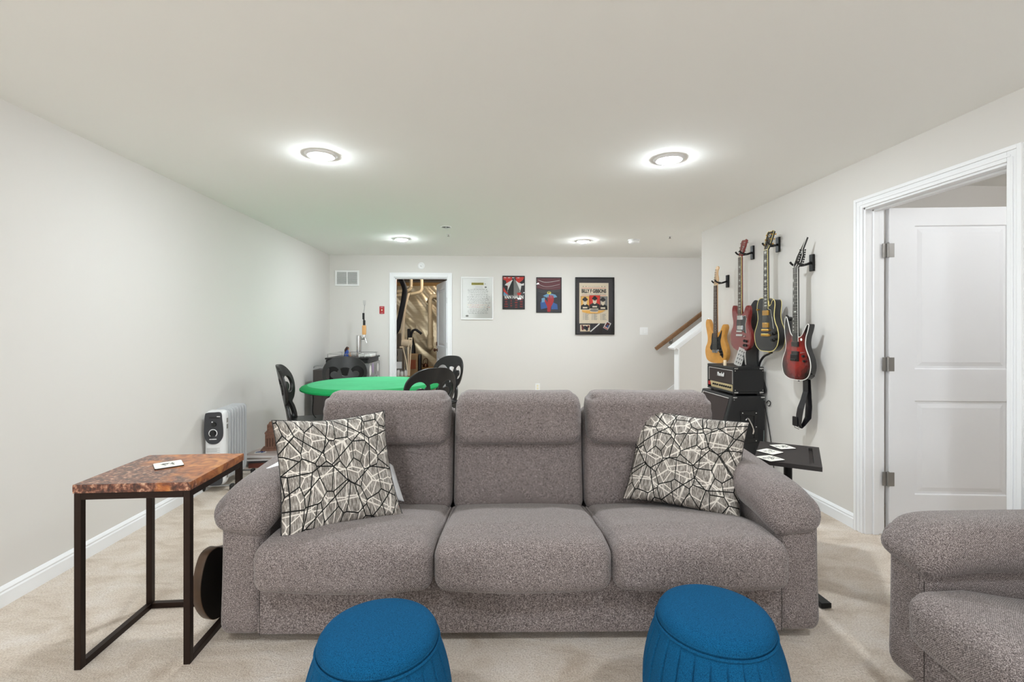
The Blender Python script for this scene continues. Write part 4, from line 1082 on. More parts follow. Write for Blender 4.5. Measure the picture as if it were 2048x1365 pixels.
# 4: large black framed concert poster
t, a, b = framed('large black framed concert poster with BILLY F GIBBONS and three portraits', 1.632, 1.660, .592, .862, .016, 'black', .028)
bm = B(); rect(bm, -a, a, -b, b, -.004, 0); mb = obj('mat_board', bm, 'mat', t, smooth=False)
PX0, PX1, PZ0, PZ1 = -.232, .212, -.262, .348
def px(u): return PX0 + (PX1-PX0)*u
def pz(v): return PZ1 - (PZ1-PZ0)*v
bm = B(); k = iter(range(1, 99)); rect(bm, PX0, PX1, PZ0, PZ1, -.0046, 0)
def ps(pts, mi): poly(bm, [(px(u), pz(v)) for u, v in pts], -.0046-.0003*next(k), mi)
text_into(bm, 'Live in Concert', px(.5), pz(.09), .17, .012, -.0052, 2); 
for u in (.13, .23, .77, .87): disc(bm, px(u), pz(.09), .007, .007, -.0052, 1, 5)
rect(bm, px(.08), px(.92), pz(.133), pz(.125), -.0050, 3); rect(bm, px(.08), px(.92), pz(.312), pz(.304), -.0050, 3)
text_into(bm, 'BILLY F GIBBONS', px(.5), pz(.200), .375, .060, -.0052, 1, bold=.05)
text_into(bm, 'AUSTIN HANKS SUPPER MATINEE', px(.5), pz(.277), .36, .014, -.0052, 2)
for (u0, u1, v0, v1, bg, sk) in ((.055, .335, .335, .65, 4, .0), (.655, .955, .34, .66, 5, .0), (.345, .70, .31, .625, 3, .0)):
    um = (u0+u1)/2; du = u1-u0; dv = v1-v0
    ps([(u0-.008, v0-.006), (u1+.008, v0-.006), (u1+.008, v1+.006), (u0-.008, v1+.006)], 1); ps([(u0, v0), (u1, v0), (u1, v1), (u0, v1)], bg)
    ps([(u0, v1), (u0+.02*du, v0+.72*dv), (u0+.3*du, v0+.6*dv), (u1-.3*du, v0+.6*dv), (u1-.02*du, v0+.72*dv), (u1, v1)], 1)
    disc(bm, px(um), pz(v0+.42*dv), .030, .050, -.0046-.0003*next(k), 6, 18)
    disc(bm, px(um), pz(v0+.24*dv), .042, .022, -.0046-.0003*next(k), 1, 18); disc(bm, px(um), pz(v0+.20*dv), .027, .030, -.0046-.0003*next(k), 1, 18)
    disc(bm, px(um)-.010, pz(v0+.38*dv), .009, .006, -.0046-.0003*next(k), 1, 12); disc(bm, px(um)+.010, pz(v0+.38*dv), .009, .006, -.0046-.0003*next(k), 1, 12)
    rect(bm, px(um)-.035, px(um)+.035, pz(v1-.06*dv), pz(v1-.18*dv), -.0046-.0003*next(k), 6)
disc(bm, px(.5), pz(.675), .065, .018, -.0046-.0003*next(k), 5, 24)
ps([(.08, .67), (.36, .675), (.37, .72), (.62, .73), (.64, .68), (.90, .67), (.80, .715), (.66, .75), (.30, .755), (.1, .72)], 4)
for c_ in range(3):
    for r_ in range(12):
        u = .12 + c_*.30; rect(bm, px(u), px(u+.04), pz(.765+r_*.0135), pz(.760+r_*.0135), -.0054, 2); rect(bm, px(u+.06), px(u+.06+rnd.uniform(.08, .16)), pz(.766+r_*.0135), pz(.760+r_*.0135), -.0054, 2)
obj('print', bm, ['cream', 'ink', 'greyink', 'red', 'orange', 'greyink', 'cream'], mb, smooth=False)
bm = B(); rect(bm, -.22, -.072, -.383, -.282, -.0052, 0)
for x, z, w_, h_, mi in ((-.18, -.33, .018, .035, 1), (-.145, -.325, .026, .030, 2), (-.118, -.34, .02, .036, 2), (-.19, -.30, .012, .016, 1), (-.095, -.31, .014, .02, 1)): disc(bm, x, z, w_, h_, -.0058-.0002*mi, mi, 12)
obj('photograph', bm, ['candle', 'darkred', 'night'], mb, smooth=False)
bm = B(); m = Matrix.Translation((.005, -.007, -.325)) @ Matrix.Rotation(math.radians(-41), 4, 'Y'); box(bm, -.092, .092, -.001, .001, -.0085, .0085, 0, m); obj('wristband', bm, 'paper', mb, smooth=False)
bm = B(); m = Matrix.Translation((.190, -.008, -.295)) @ Matrix.Rotation(math.radians(28), 4, 'Y'); box(bm, -.040, .040, -.001, .001, -.058, .058, 0, m)
for x, z, w_, h_, mi in ((0, .01, .026, .036, 1), (.008, -.005, .012, .02, 2), (0, -.045, .034, .006, 3)): box(bm, x-w_, x+w_, -.0016-.0004*mi, -.001, z-h_, z+h_, mi, m)
obj('pass_card', bm, ['paper', 'darkred', 'bluei', 'red'], mb, smooth=False)
glaze(t, a, b, -.022)
# ------------------------------------------------------------------ beer cooler in the far left corner
t = thing('beer_cooler', 'black kegerator with steel door and chrome guard rail in the far left corner', 'beer cooler', (-1.835, 6.73, 0), 0)
kx0, kx1, ky0, ky1, kz = -.262, .235, -.32, .32, .935
bm = B(); box(bm, kx0, kx1, ky0, ky1, .06, kz-.025); obj('cabinet', bm, 'black', t, smooth=False, bevel=.006)
bm = B(); box(bm, kx0-.01, kx1+.065, ky0-.005, ky1+.005, kz-.022, kz); obj('top_panel', bm, 'black', t, smooth=False, bevel=.005)
bm = B(); box(bm, kx1+.004, kx1+.062, ky0, ky1, .10, kz-.075); dr = obj('door', bm, 'steel', t, smooth=False, bevel=.004)
bm = B(); box(bm, kx1+.0, kx1+.045, ky0, ky1, kz-.07, kz-.024); obj('control_strip', bm, 'black', t, smooth=False)
rnd = random.Random(11)
for i, (y, z, w_, h_, m_) in enumerate(((-.24, .76, .05, .07, 'paper'), (-.10, .78, .045, .07, 'lilac'), (.05, .76, .04, .08, 'greyink'), (.2, .77, .05, .06, 'paper'), (-.22, .58, .055, .06, 'paper'), (-.06, .57, .05, .06, 'red'), (.1, .60, .05, .07, 'greyink'), (.23, .58, .045, .07, 'paper'), (-.2, .40, .05, .06, 'lilac'), (0, .38, .06, .06, 'paper'))):
    bm = B(); ball(bm, (0, 0, 0), 1, .0012, w_, h_, 20); o = obj('sticker', bm, m_, dr); o.location = (kx1+.0625, y, z)
for x in (kx0+.05, kx1-.05):
    for y in (ky0+.05, ky1-.05):
        bm = B(); cyl(bm, (x-.012, y, .03), (x+.012, y, .03), .03, seg=16); cyl(bm, (x, y, .03), (x, y, .07), .01, seg=8); obj('caster', bm, 'black', t)
bm = B(); z = kz+.048
tube(bm, [(kx0+.02, ky0+.02, z), (kx1+.03, ky0+.02, z), (kx1+.05, ky0+.05, z), (kx1+.05, ky1-.03, z), (kx0+.02, ky1-.03, z), (kx0, ky1-.06, z), (kx0, ky0+.05, z)], .0035, 6, closed=True)
for x, y in ((kx0+.02, ky0+.02), (kx1+.0, ky0+.02), (kx0+.25, ky0+.02), (kx0+.03, ky1-.03), (kx1+.02, ky1-.03)): cyl(bm, (x, y, kz), (x, y, z), .0035, seg=8)
obj('guard_rail', bm, 'chrome', t)
tx, ty = .085, .0
bm = B(); cyl(bm, (tx, ty, kz), (tx, ty, kz+.008), .062, seg=32); cyl(bm, (tx, ty, kz+.008), (tx, ty, kz+.285), .037, seg=36); cyl(bm, (tx, ty, kz+.285), (tx, ty, kz+.292), .039, .030, seg=36); obj('tap_tower', bm, 'chrome', t)
bm = B(); cyl(bm, (tx+.03, ty, kz+.245), (tx+.075, ty, kz+.245), .013, seg=16); cyl(bm, (tx+.075, ty, kz+.265), (tx+.105, ty, kz+.185), .010, .008, seg=14); ball(bm, (tx+.075, ty, kz+.262), .016, seg=14); cyl(bm, (tx+.07, ty, kz+.27), (tx+.07, ty, kz+.30), .008, seg=10); fa = obj('faucet', bm, 'chrome', t)
bm = B(); soft(bm, tx+.070-.026, tx+.070+.026, ty-.018, ty+.018, kz+.30, kz+.43, .008, (5, 5, 6)); th = obj('tap_handle', bm, 'orangewood', t)
bm = B(); box(bm, tx+.055, tx+.085, -.012, .012, kz+.43, kz+.50); box(bm, tx+.048, tx+.074, -.012, .012, kz+.51, kz+.60); cyl(bm, (tx+.066, 0, kz+.49), (tx+.066, 0, kz+.53), .01, seg=10); obj('handle_neck', bm, 'black', th, smooth=False, bevel=.003)
bm = B(); tube(bm, [(tx+.062, 0, kz+.60), (tx+.072, 0, kz+.66), (tx+.076, 0, kz+.70)], .004, 8)
for d in (-.016, -.005, .006, .017): tube(bm, [(tx+.075, 0, kz+.695), (tx+.074+d*.8, 0, kz+.72), (tx+.072+d, 0, kz+.775)], .0022, 6)
obj('fork', bm, 'steel', th)
# things on the cooler
t = thing('figurine', 'tiny seated figurine in blue on the beer cooler, left of the tap tower', 'figurine', (-1.88, 6.62, kz), .4)
bm = B(); tube(bm, [(-.01, 0, .0), (-.012, 0, .035), (-.002, 0, .070), (.006, 0, .092)], [.030, .030, .024, .012], 12); obj('body', bm, 'bluefig', t)
bm = B(); ball(bm, (.008, 0, .112), .019, seg=14); tube(bm, [(.02, -.016, .02), (.038, -.014, .055), (.045, -.012, .005)], .008, 8); tube(bm, [(.02, .016, .02), (.038, .014, .055), (.045, .012, .005)], .008, 8); obj('skin', bm, 'skinfig', t)
bm = B(); ball(bm, (.002, 0, .118), .022, 1, 1, 1, 14); tube(bm, [(-.012, 0, .115), (-.022, 0, .09), (-.026, 0, .06)], [.014, .014, .006], 8); obj('hair', bm, 'brownfig', t)
t = thing('drip_tray', 'clear plastic wrapped tray lying on the beer cooler, right of the tap tower', 'tray', (-1.62, 6.60, kz), 0)
bm = B()
def fdt(q, u): q.z += .006*noise.noise(Vector((q.x*40, q.y*40, 2))); return q
soft(bm, -.075, .10, -.13, .13, .002, .045, .015, (14, 14, 5), fdt); obj('wrapping', bm, 'clear', t)
bm = B(); tube(bm, [(-.06, -.135, .005), (-.045, -.137, .045), (.0, -.137, .05), (.02, -.137, .005)], .003, 6, smooth=4); obj('handle', bm, 'white', t)
t = thing('cabinet_box', 'dark grey low cabinet with a metal rail squeezed between left wall and beer cooler', 'cabinet', (-2.105, 6.27, 0), 0)
bm = B(); box(bm, -.065, .065, -.12, .12, 0, .80); obj('body', bm, 'darkgrey', t, smooth=False, bevel=.006)
bm = B(); tube(bm, [(-.06, -.08, .80), (-.06, -.08, .842), (.05, -.08, .85), (.05, -.08, .80)], .006, 8, smooth=3); obj('rail', bm, 'steel', t)
# ------------------------------------------------------------------ guitars
def cm(pts, n=6): return [(p.x, p.y) for p in catmull(pts, n, True)]
LP = [(0, 0), (.09, .008), (.148, .05), (.168, .12), (.155, .185), (.125, .235), (.110, .285), (.113, .33), (.120, .375), (.117, .405), (.103, .418), (.083, .408), (.062, .378), (.042, .372), (.032, .41), (0, .43), (-.03, .437), (-.08, .438), (-.115, .415), (-.130, .36), (-.120, .30), (-.118, .26), (-.135, .21), (-.160, .165), (-.168, .12), (-.148, .05), (-.09, .008)]
SG = [(0, .0), (.08, .01), (.145, .05), (.165, .12), (.150, .18), (.122, .225), (.115, .27), (.130, .33), (.133, .375), (.115, .408), (.088, .395), (.06, .35), (.033, .335), (0, .34), (-.033, .335), (-.06, .35), (-.09, .405), (-.118, .418), (-.136, .385), (-.134, .33), (-.118, .27), (-.124, .22), (-.152, .18), (-.165, .12), (-.145, .05), (-.08, .01)]
ST = [(0, 0), (.08, .004), (.138, .035), (.160, .10), (.150, .17), (.122, .225), (.116, .27), (.132, .315), (.145, .355), (.132, .385), (.105, .378), (.075, .33), (.04, .305), (0, .305), (-.035, .31), (-.065, .335), (-.088, .39), (-.115, .435), (-.145, .435), (-.155, .385), (-.138, .315), (-.123, .25), (-.130, .20), (-.155, .155), (-.162, .10), (-.140, .035), (-.08, .004)]
ES_OLD = [(0, 0), (.08, .006), (.135, .035), (.160, .095), (.152, .16), (.120, .22), (.112, .27), (.128, .32), (.152, .375), (.160, .415), (.140, .412), (.105, .365), (.065, .325), (.035, .315), (0, .32), (-.035, .325), (-.06, .345), (-.082, .39), (-.108, .445), (-.135, .475), (-.146, .44), (-.140, .35), (-.122, .26), (-.128, .20), (-.155, .14), (-.160, .095), (-.138, .035), (-.08, .006)]
ES = [(0, 0), (.08, .006), (.132, .035), (.156, .095), (.148, .16), (.115, .225), (.103, .27), (.110, .32), (.128, .365), (.138, .405), (.122, .410), (.098, .375), (.065, .330), (.035, .318), (0, .32), (-.035, .325), (-.060, .35), (-.078, .40), (-.098, .455), (-.112, .470), (-.124, .44), (-.126, .36), (-.112, .27), (-.118, .215), (-.148, .15), (-.157, .095), (-.135, .035), (-.08, .006)]
def guitar(name, label, loc, rz, ol, s, lean=0.0):
    t = thing(name, label, 'electric guitar', loc, rz, None); t.rotation_euler = (lean, 0, rz)
    th = s['th']; yf = -th/2
    if s['body'] == 'burst': pass
    pts = cm(ol, 7)
    bm = B(); add_mesh(bm, shape2d([pts], th, s.get('bev', .004), 2)); body = obj('body', bm, s['side'], t, angle=50)
    bm = B(); add_mesh(bm, shape2d([[(x*(1-.035), .003 + z*(1-.012)) for x, z in pts]], .002), Matrix.Translation((0, yf-.0008, 0))); obj('top', bm, s['body'], body, smooth=False)
    if s.get('bind'):
        for yy, k_ in ((yf-.0002, 1.0), (-yf+.0002, 1.0)) if s.get('bind2') else ((yf-.0002, 1.0),):
            bm = B(); tube(bm, [(x*.985, yy, .002+z*.993) for x, z in pts], .0032, 6, closed=True); obj('binding', bm, s['bind'], body)
    nut = s['nut']; z0 = s['fb0']; w0, w1 = .0285, .0215
    # neck
    bm = B(); rings = []
    for z in [s['heel'] + (nut-s['heel'])*i/10 for i in range(11)]:
        w_ = w0 + (w1-w0)*(z-z0)/(nut-z0); d = .022 + (.012 if z < s['heel']+.02 else 0)
        rings.append([bm.verts.new((w_*math.cos(a), yf + d*math.sin(a) if math.sin(a) > 0 else yf-.0, z)) for a in [PI*k_/10 for k_ in range(11)]])
    for A_, B_ in zip(rings, rings[1:]):
        for k_ in range(10): bm.faces.new((A_[k_], A_[k_+1], B_[k_+1], B_[k_]))
        bm.faces.new((A_[10], A_[0], B_[0], B_[10]))
    bm.faces.new(rings[0]); bm.faces.new(rings[-1][::-1]); obj('neck', bm, s['neck'], t, angle=50)
    # fretboard with frets and inlays
    bm = B(); add_mesh(bm, shape2d([[(-w0, z0), (w0, z0), (w1, nut), (-w1, nut)]], .007), Matrix.Translation((0, yf-.0035, 0)))
    def fz(n_): return nut - (nut-s['bridge'])*(1-2**(-n_/12))
    for n_ in range(1, 23):
        z = fz(n_)
        if z < z0+.003: break
        w_ = w0 + (w1-w0)*(z-z0)/(nut-z0); box(bm, -w_+.001, w_-.001, yf-.0085, yf-.007, z-.0009, z+.0009, 1)
    for n_ in (1, 3, 5, 7, 9, 12, 15, 17, 19, 21):
        if n_ == 1 and not s.get('block1'): continue
        za, zb = fz(n_-1), fz(n_); z = (za+zb)/2
        if z < z0+.008: break
        hgt = (za-zb)
        if s['inlay'] == 'block': box(bm, -.014, .014, yf-.0076, yf-.007, z-hgt*.28, z+hgt*.28, 2)
        elif s['inlay'] == 'trap': box(bm, -.012, .013, yf-.0076, yf-.007, z-hgt*.22, z+hgt*.22, 2)
        elif s['inlay'] == 'dot': cyl(bm, (0, yf-.007, z), (0, yf-.0077, z), .003, seg=10, mi=2)
        elif s['inlay'] == 'flag':
            if n_ == 12: box(bm, -.014, .014, yf-.0076, yf-.007, z-hgt*.2, z+hgt*.2, 2)
            else: box(bm, -.0215, -.014, yf-.0076, yf-.007, z-hgt*.3, z+hgt*.3, 2)
    obj('fretboard', bm, [s['fbm'], 'string', 'pearl'], t, smooth=False)
    if s.get('fbbind'):
        bm = B()
        for sg in (-1, 1): tube(bm, [(sg*w0, yf-.004, z0), (sg*w1, yf-.004, nut)], .0024, 5)
        obj('neck_binding', bm, s['fbbind'], t)
    bm = B(); cbox(bm, (0, yf-.0065, nut+.002), (.042, .010, .005)); obj('nut', bm, s.get('nutm', 'ivory'), t, smooth=False)
    # headstock tilted back about the nut
    hm = Matrix.Translation((0, yf+.004, nut+.003)) @ Matrix.Rotation(math.radians(-s['tilt']), 4, 'X')
    bm = B(); add_mesh(bm, shape2d([s['head']], .015, .002), hm); hs = obj('headstock', bm, s['headm'], t, angle=40)
    if s.get('headbind'):
        bm = B(); tube(bm, [hm @ Vector((x*.97, -.0078, z)) for x, z in s['head']], .002, 5, closed=True); obj('headstock_binding', bm, s['headbind'], hs)
    if s.get('logo'):
        bm = B(); tube(bm, [hm @ Vector(p) for p in s['logo']], .0022, 5, mi=0); obj('logo', bm, 'pearl', hs)
    for (x, z, sg) in s['tuners']:
        bm = B(); p = Vector((x, 0, z))
        cyl(bm, hm @ (p+Vector((0, -.008, 0))), hm @ (p+Vector((0, -.020, 0))), .0045, .004, 12)
        q = p + Vector((sg*.018, .004, 0)); cyl(bm, hm @ (p+Vector((0, .004, 0))), hm @ q, .002, seg=6)
        c_ = hm @ (p+Vector((sg*.026, .004, 0))); ball(bm, c_, .008, 1, .5, .9, 10); obj('tuner', bm, s['hw'], hs)
    # strings
    for i in range(6):
        xb = -.026 + i*.0104; xn = -.0165 + i*.0066; bm = B(); yb = yf-.014
        tx_, tz_, _ = s['tuners'][i] if i < len(s['tuners']) else (0, .05, 0)
        tube(bm, [(xb, yb, s['bridge']), (xn, yf-.0115, nut), hm @ Vector((tx_, -.012, tz_))], .0007, 5); obj('string', bm, 'string', t)
    for (x, z, w_, h_, m_) in s['pickups']:
        bm = B(); cbox(bm, (x, yf-.006, z), (w_, .012, h_)); pk = obj('pickup', bm, m_, t, smooth=False, bevel=.002)
    for (z, w_, h_, m_, nm) in s['bridges']:
        bm = B(); cbox(bm, (0, yf-.008, z), (w_, .014, h_)); cyl(bm, (-w_/2, yf-.001, z), (-w_/2, yf-.013, z), .006, seg=10); cyl(bm, (w_/2, yf-.001, z), (w_/2, yf-.013, z), .006, seg=10); obj(nm, bm, m_, t, smooth=False, bevel=.002)
    for (x, z, r_, m_) in s['knobs']:
        bm = B(); cyl(bm, (x, yf, z), (x, yf-.016, z), r_, r_*.8, 18); cyl(bm, (x, yf-.016, z), (x, yf-.0165, z), r_*.6, seg=14); obj('knob', bm, m_, t)
    if s.get('guard'):
        bm = B(); add_mesh(bm, shape2d([cm(s['guard'], 4)], .0022), Matrix.Translation((0, yf-.0024, 0))); pg = obj('pickguard', bm, 'pickguard', t, smooth=False)
        if s.get('guardedge'): bm = B(); tube(bm, [(x, yf-.003, z) for x, z in s['guardedge']], .0014, 5); obj('pickguard_edge', bm, 'bindwhite', pg)
    for (x, z) in s['pegs']:
        bm = B(); d = Vector((x, 0, z-.2)).normalized(); cyl(bm, (x, 0, z), Vector((x, 0, z))+d*.012, .0045, .007, 12); obj('strap_peg', bm, s['hw'], t)
    for e in s.get('extra', []): e(t, yf)
    return t
head33 = [(-.0215, 0), (.0215, 0), (.036, .045), (.040, .10), (.043, .150), (.026, .162), (.010, .152), (0, .158), (-.010, .152), (-.026, .162), (-.043, .150), (-.040, .10), (-.036, .045)]
tun33 = [(-.026, .045, -1), (-.028, .085, -1), (-.030, .125, -1), (.030, .125, 1), (.028, .085, 1), (.026, .045, 1)]
headst = cm([(-.021, 0), (.021, 0), (.026, .03), (.034, .052), (.030, .075), (.020, .11), (.022, .145), (.034, .168), (.022, .188), (.0, .185), (-.012, .16), (-.022, .08), (-.026, .03)], 4)
tunst = [(-.012, .035, -1), (-.009, .058, -1), (-.006, .081, -1), (-.003, .104, -1), (.0, .127, -1), (.004, .150, -1)]
heades = [(-.0215, 0), (.0215, 0), (.040, .040), (.046, .09), (.030, .135), (.052, .225), (.020, .165), (-.015, .09), (-.028, .03)]
tunes = [(.030, .040, 1), (.030, .058, 1), (.030, .076, 1), (.028, .094, 1), (.024, .112, 1), (.022, .130, 1)]
guitar('electric_guitar', 'amber wood guitar with black pickguard, leftmost of the wall-hung guitars', (2.31, 4.675, .972), math.radians(-78), ST,
       dict(th=.045, bev=.008, side='natural', body='natural', heel=.26, nut=.775, fb0=.255, bridge=.125, neck='maple', fbm='rosewood', inlay='dot', tilt=3, head=headst, headm='maple', tuners=tunst, hw='chrome',
            pickups=[(0, .228, .074, .018, 'pickguard'), (0, .190, .074, .018, 'pickguard'), (0, .150, .076, .018, 'pickguard')], bridges=[(.118, .072, .030, 'chrome', 'bridge')], knobs=[(.062, .145, .010, 'black'), (.074, .115, .010, 'black'), (.088, .088, .010, 'black')],
            guard=[(-.045, .300), (0, .262), (.045, .265), (.090, .330), (.085, .27), (.072, .22), (.085, .16), (.112, .10), (.105, .055), (.080, .08), (.045, .12), (-.05, .125), (-.082, .15), (-.062, .20), (-.058, .25)], pegs=[(-.135, .437), (0, .002)]))
guitar('electric_guitar', 'cherry red double-horned guitar hanging above the amplifier head', (2.31, 4.215, 1.112), math.radians(-88), SG,
       dict(th=.036, bev=.007, side='cherry', body='cherry', heel=.31, nut=.850, fb0=.335, bridge=.175, neck='cherry', fbm='rosewood', fbbind='bind', inlay='trap', block1=False, tilt=15, head=head33, headm='cherry', tuners=tun33, hw='chrome', bind=None,
            pickups=[(0, .302, .070, .038, 'chrome'), (0, .212, .070, .038, 'chrome')], bridges=[(.180, .082, .014, 'chrome', 'bridge'), (.145, .092, .018, 'chrome', 'tailpiece')], knobs=[(.085, .135, .008, 'chrome'), (.075, .095, .012, 'black'), (.105, .092, .012, 'black'), (.072, .055, .012, 'black'), (.102, .055, .012, 'black')],
            guard=[(-.030, .325), (.02, .325), (.045, .312), (.085, .318), (.098, .29), (.082, .24), (.092, .165), (.060, .175), (.045, .185), (-.050, .190), (-.056, .24), (-.050, .29)], guardedge=[(.02, .327), (.045, .314), (.086, .320), (.100, .29), (.085, .24), (.095, .165)], pegs=[(0, .002), (-.11, .405)]))
def lpx(t, yf):
    bm = B(); cbox(bm, (.0, 0, -.001), (.05, .030, .004)); obj('end_plate', bm, 'bind', t, smooth=False)
guitar('electric_guitar', 'black single-cutaway guitar with gold hardware and cream binding on the wall', (2.305, 3.790, 1.128), math.radians(-86), [(x*.90, z) for x, z in LP],
       dict(th=.056, side='ebony', body='ebony', heel=.36, nut=.825, fb0=.345, bridge=.175, neck='ebony', fbm='ebony', fbbind='bind', inlay='block', block1=True, tilt=16, head=head33, headm='ebony', headbind='bind', tuners=tun33, hw='gold', bind='bind', bind2=True,
            pickups=[(0, .315, .070, .040, 'gold'), (0, .215, .070, .040, 'gold')], bridges=[(.175, .085, .016, 'gold', 'bridge'), (.135, .095, .020, 'gold', 'tailpiece')], knobs=[(.085, .145, .013, 'black'), (.118, .155, .013, 'black'), (.085, .095, .013, 'black'), (.118, .105, .013, 'black'), (-.10, .345, .007, 'gold')],
            guard=[(.033, .335), (.062, .345), (.078, .25), (.085, .19), (.048, .19), (.045, .26)], guardedge=[(.030, .345), (.06, .338), (.080, .25), (.092, .185)], pegs=[(0, .002), (-.11, .43)], extra=[lpx],
            logo=[(-.012, -.0085, .12), (0, -.0085, .105), (.012, -.0085, .12), (0, -.0085, .135), (-.012, -.0085, .12)]))
def esx(t, yf):
    bm = B(); cyl(bm, (.060, yf-.0015, .300), (.060, yf-.003, .300), .010, seg=20); obj('badge', bm, 'paper', t)
    bm = B(); cbox(bm, (0, yf-.010, .165), (.075, .02, .05)); cyl(bm, (-.03, yf-.02, .15), (.03, yf-.02, .15), .008, seg=10); obj('tremolo', bm, 'black', t, smooth=False, bevel=.003)
    bm = B(); tube(bm, [(-.095, 0, .455), (-.105, -.01, .475), (-.125, -.015, .482)], .004, 6); cyl(bm, (-.092, -.012, .455), (-.092, .012, .455), .012, seg=12); obj('strap_lock', bm, 'black', t)
guitar('electric_guitar', 'dark red sunburst guitar with white binding and pointed headstock, nearest the open door', (2.31, 3.430, .935), math.radians(-88), ES,
       dict(th=.045, side='ebony', body='burst', heel=.30, nut=.825, fb0=.285, bridge=.165, neck='ebony', fbm='ebony', fbbind='bindwhite', inlay='flag', tilt=13, head=heades, headm='ebony', headbind='bindwhite', tuners=tunes, hw='black', nutm='black', bind='bindwhite',
            pickups=[(0, .265, .075, .036, 'black'), (0, .195, .075, .036, 'black')], bridges=[], knobs=[(.088, .18, .010, 'black'), (.098, .145, .010, 'black'), (.070, .205, .005, 'chrome')], pegs=[(0, .002), (-.128, .47), (.15, .05)], extra=[esx],
            logo=[(.012, -.0085, .05), (.028, -.0085, .085), (.018, -.0085, .088), (.034, -.0085, .125)]))
# wall hangers
for (y, z, gy, lab) in ((4.675, 1.79, 4.675, 'the amber wood guitar'), (4.225, 2.005, 4.215, 'the cherry red guitar'), (3.845, 2.010, 3.79, 'the black and gold guitar'), (3.43, 1.803, 3.43, 'the dark red sunburst guitar')):
    t = thing('guitar_hanger', 'black wall hanger holding ' + lab, 'guitar hanger', (XR, y, z), -PI/2, 'guitar wall hangers')
    bm = B(); box(bm, -.022, .022, -.018, 0, -.062, .062); obj('wall_plate', bm, 'blackmetal', t, smooth=False, bevel=.004)
    dx = -(gy - y)
    bm = B(); tube(bm, [(0, -.015, 0), (dx*.5, -.05, -.012), (dx, -.078, -.02)], .009, 10); arm = obj('arm', bm, 'blackmetal', t)
    bm = B(); tube(bm, [(dx-.034, -.155, .008), (dx-.034, -.135, -.012), (dx-.032, -.10, -.018), (dx-.012, -.078, -.02), (dx+.012, -.078, -.02), (dx+.032, -.10, -.018), (dx+.034, -.135, -.012), (dx+.034, -.155, .008)], .0075, 10, smooth=4); obj('yoke', bm, 'black', t)
# straps
t = thing('guitar_strap', 'wide black padded guitar strap hanging behind the black and gold guitar', 'strap', (2.400, 0, 0), 0)
def yzshape(pts, th, x=0):
    me = shape2d([[(-y, z) for y, z in cm(pts, 5)]], th, .002); me.transform(Matrix.Rotation(-PI/2, 4, 'Z')); return me
bm = B(); add_mesh(bm, yzshape([(4.08, 1.50), (4.15, 1.57), (4.24, 1.50), (4.30, 1.36), (4.30, 1.0), (4.22, .90), (4.15, .76), (4.0, .765), (4.05, .90), (4.12, 1.0), (4.12, 1.2), (4.08, 1.40)], .016)); obj('padded_band', bm, 'vinyl', t)
bm = B(); tube(bm, [(-.012, 4.09, .93), (-.014, 4.07, 1.01), (-.03, 3.98, 1.075), (-.05, 3.87, 1.105), (-.07, 3.80, 1.122)], .010, 8, smooth=5); obj('strap_end', bm, 'leather', t)
t = thing('guitar_strap', 'black leather guitar strap hanging below the dark red sunburst guitar', 'strap', (2.33, 0, 0), 0)
bm = B(); rings = []
for y, z, w_, dx in ((3.415, .945, .026, .02), (3.413, .85, .027, .02), (3.416, .79, .028, .005), (3.425, .725, .034, -.01), (3.436, .675, .034, -.012), (3.448, .60, .029, -.01), (3.448, .585, .022, 0)):
    rings.append([bm.verts.new((dx+a_, y+s_*w_, z)) for s_, a_ in ((-1, -.002), (1, -.002), (1, .002), (-1, .002))])
for A_, B_ in zip(rings, rings[1:]):
    for k_ in range(4): bm.faces.new((A_[k_], A_[(k_+1) % 4], B_[(k_+1) % 4], B_[k_]))
bm.faces.new(rings[0]); bm.faces.new(rings[-1][::-1]); obj('front_band', bm, 'leather', t, smooth=False)
bm = B(); rings = []
for y, z, w_, dx in ((3.408, .94, .028, .035), (3.398, .75, .034, .035), (3.400, .66, .034, .030), (3.430, .60, .021, .015), (3.448, .575, .020, .004)):
    rings.append([bm.verts.new((dx+a_, y+s_*w_, z)) for s_, a_ in ((-1, -.002), (1, -.002), (1, .002), (-1, .002))])
for A_, B_ in zip(rings, rings[1:]):
    for k_ in range(4): bm.faces.new((A_[k_], A_[(k_+1) % 4], B_[(k_+1) % 4], B_[k_]))
bm.faces.new(rings[0]); bm.faces.new(rings[-1][::-1]); obj('back_band', bm, 'leather', t, smooth=False)
bm = B(); soft(bm, -.022, -.008, 3.452, 3.505, .585, .655, .004, (4, 5, 5)); obj('slider', bm, 'black', t)
bm = B(); tube(bm, [(-.012, 3.435, .582), (-.012, 3.495, .588), (-.012, 3.490, .572), (-.012, 3.44, .568)], .0025, 6, closed=True); obj('buckle', bm, 'chrome', t)
# ------------------------------------------------------------------ amplifier head and cabinet
AY0, AY1, AX0, AX1 = 4.0, 4.485, 2.115, 2.385
t = thing('amplifier_head', 'black guitar amplifier head with gold control strip on the speaker cabinet', 'amplifier', (0, 0, 0), 0)
az0, az1 = .755, .985
bm = B()
for q in ((AX0, AX1, AY0, AY1, az1-.022, az1), (AX0, AX1, AY0, AY1, az0, az0+.016), (AX0, AX1, AY0, AY0+.018, az0+.016, az1-.022), (AX0, AX1, AY1-.018, AY1, az0+.016, az1-.022), (AX0+.10, AX1, AY0+.018, AY1-.018, az0+.016, az1-.022)): box(bm, *q)
obj('case', bm, 'vinyl', t, smooth=False, bevel=.004)
bm = B(); box(bm, AX0+.006, AX0+.012, AY0+.018, AY1-.018, az0+.075, az1-.022); gr = obj('grille', bm, 'grille', t, smooth=False)
bm = B(); ya, yb_, za, zb = AY0+.026, AY1-.026, az0+.082, az1-.032
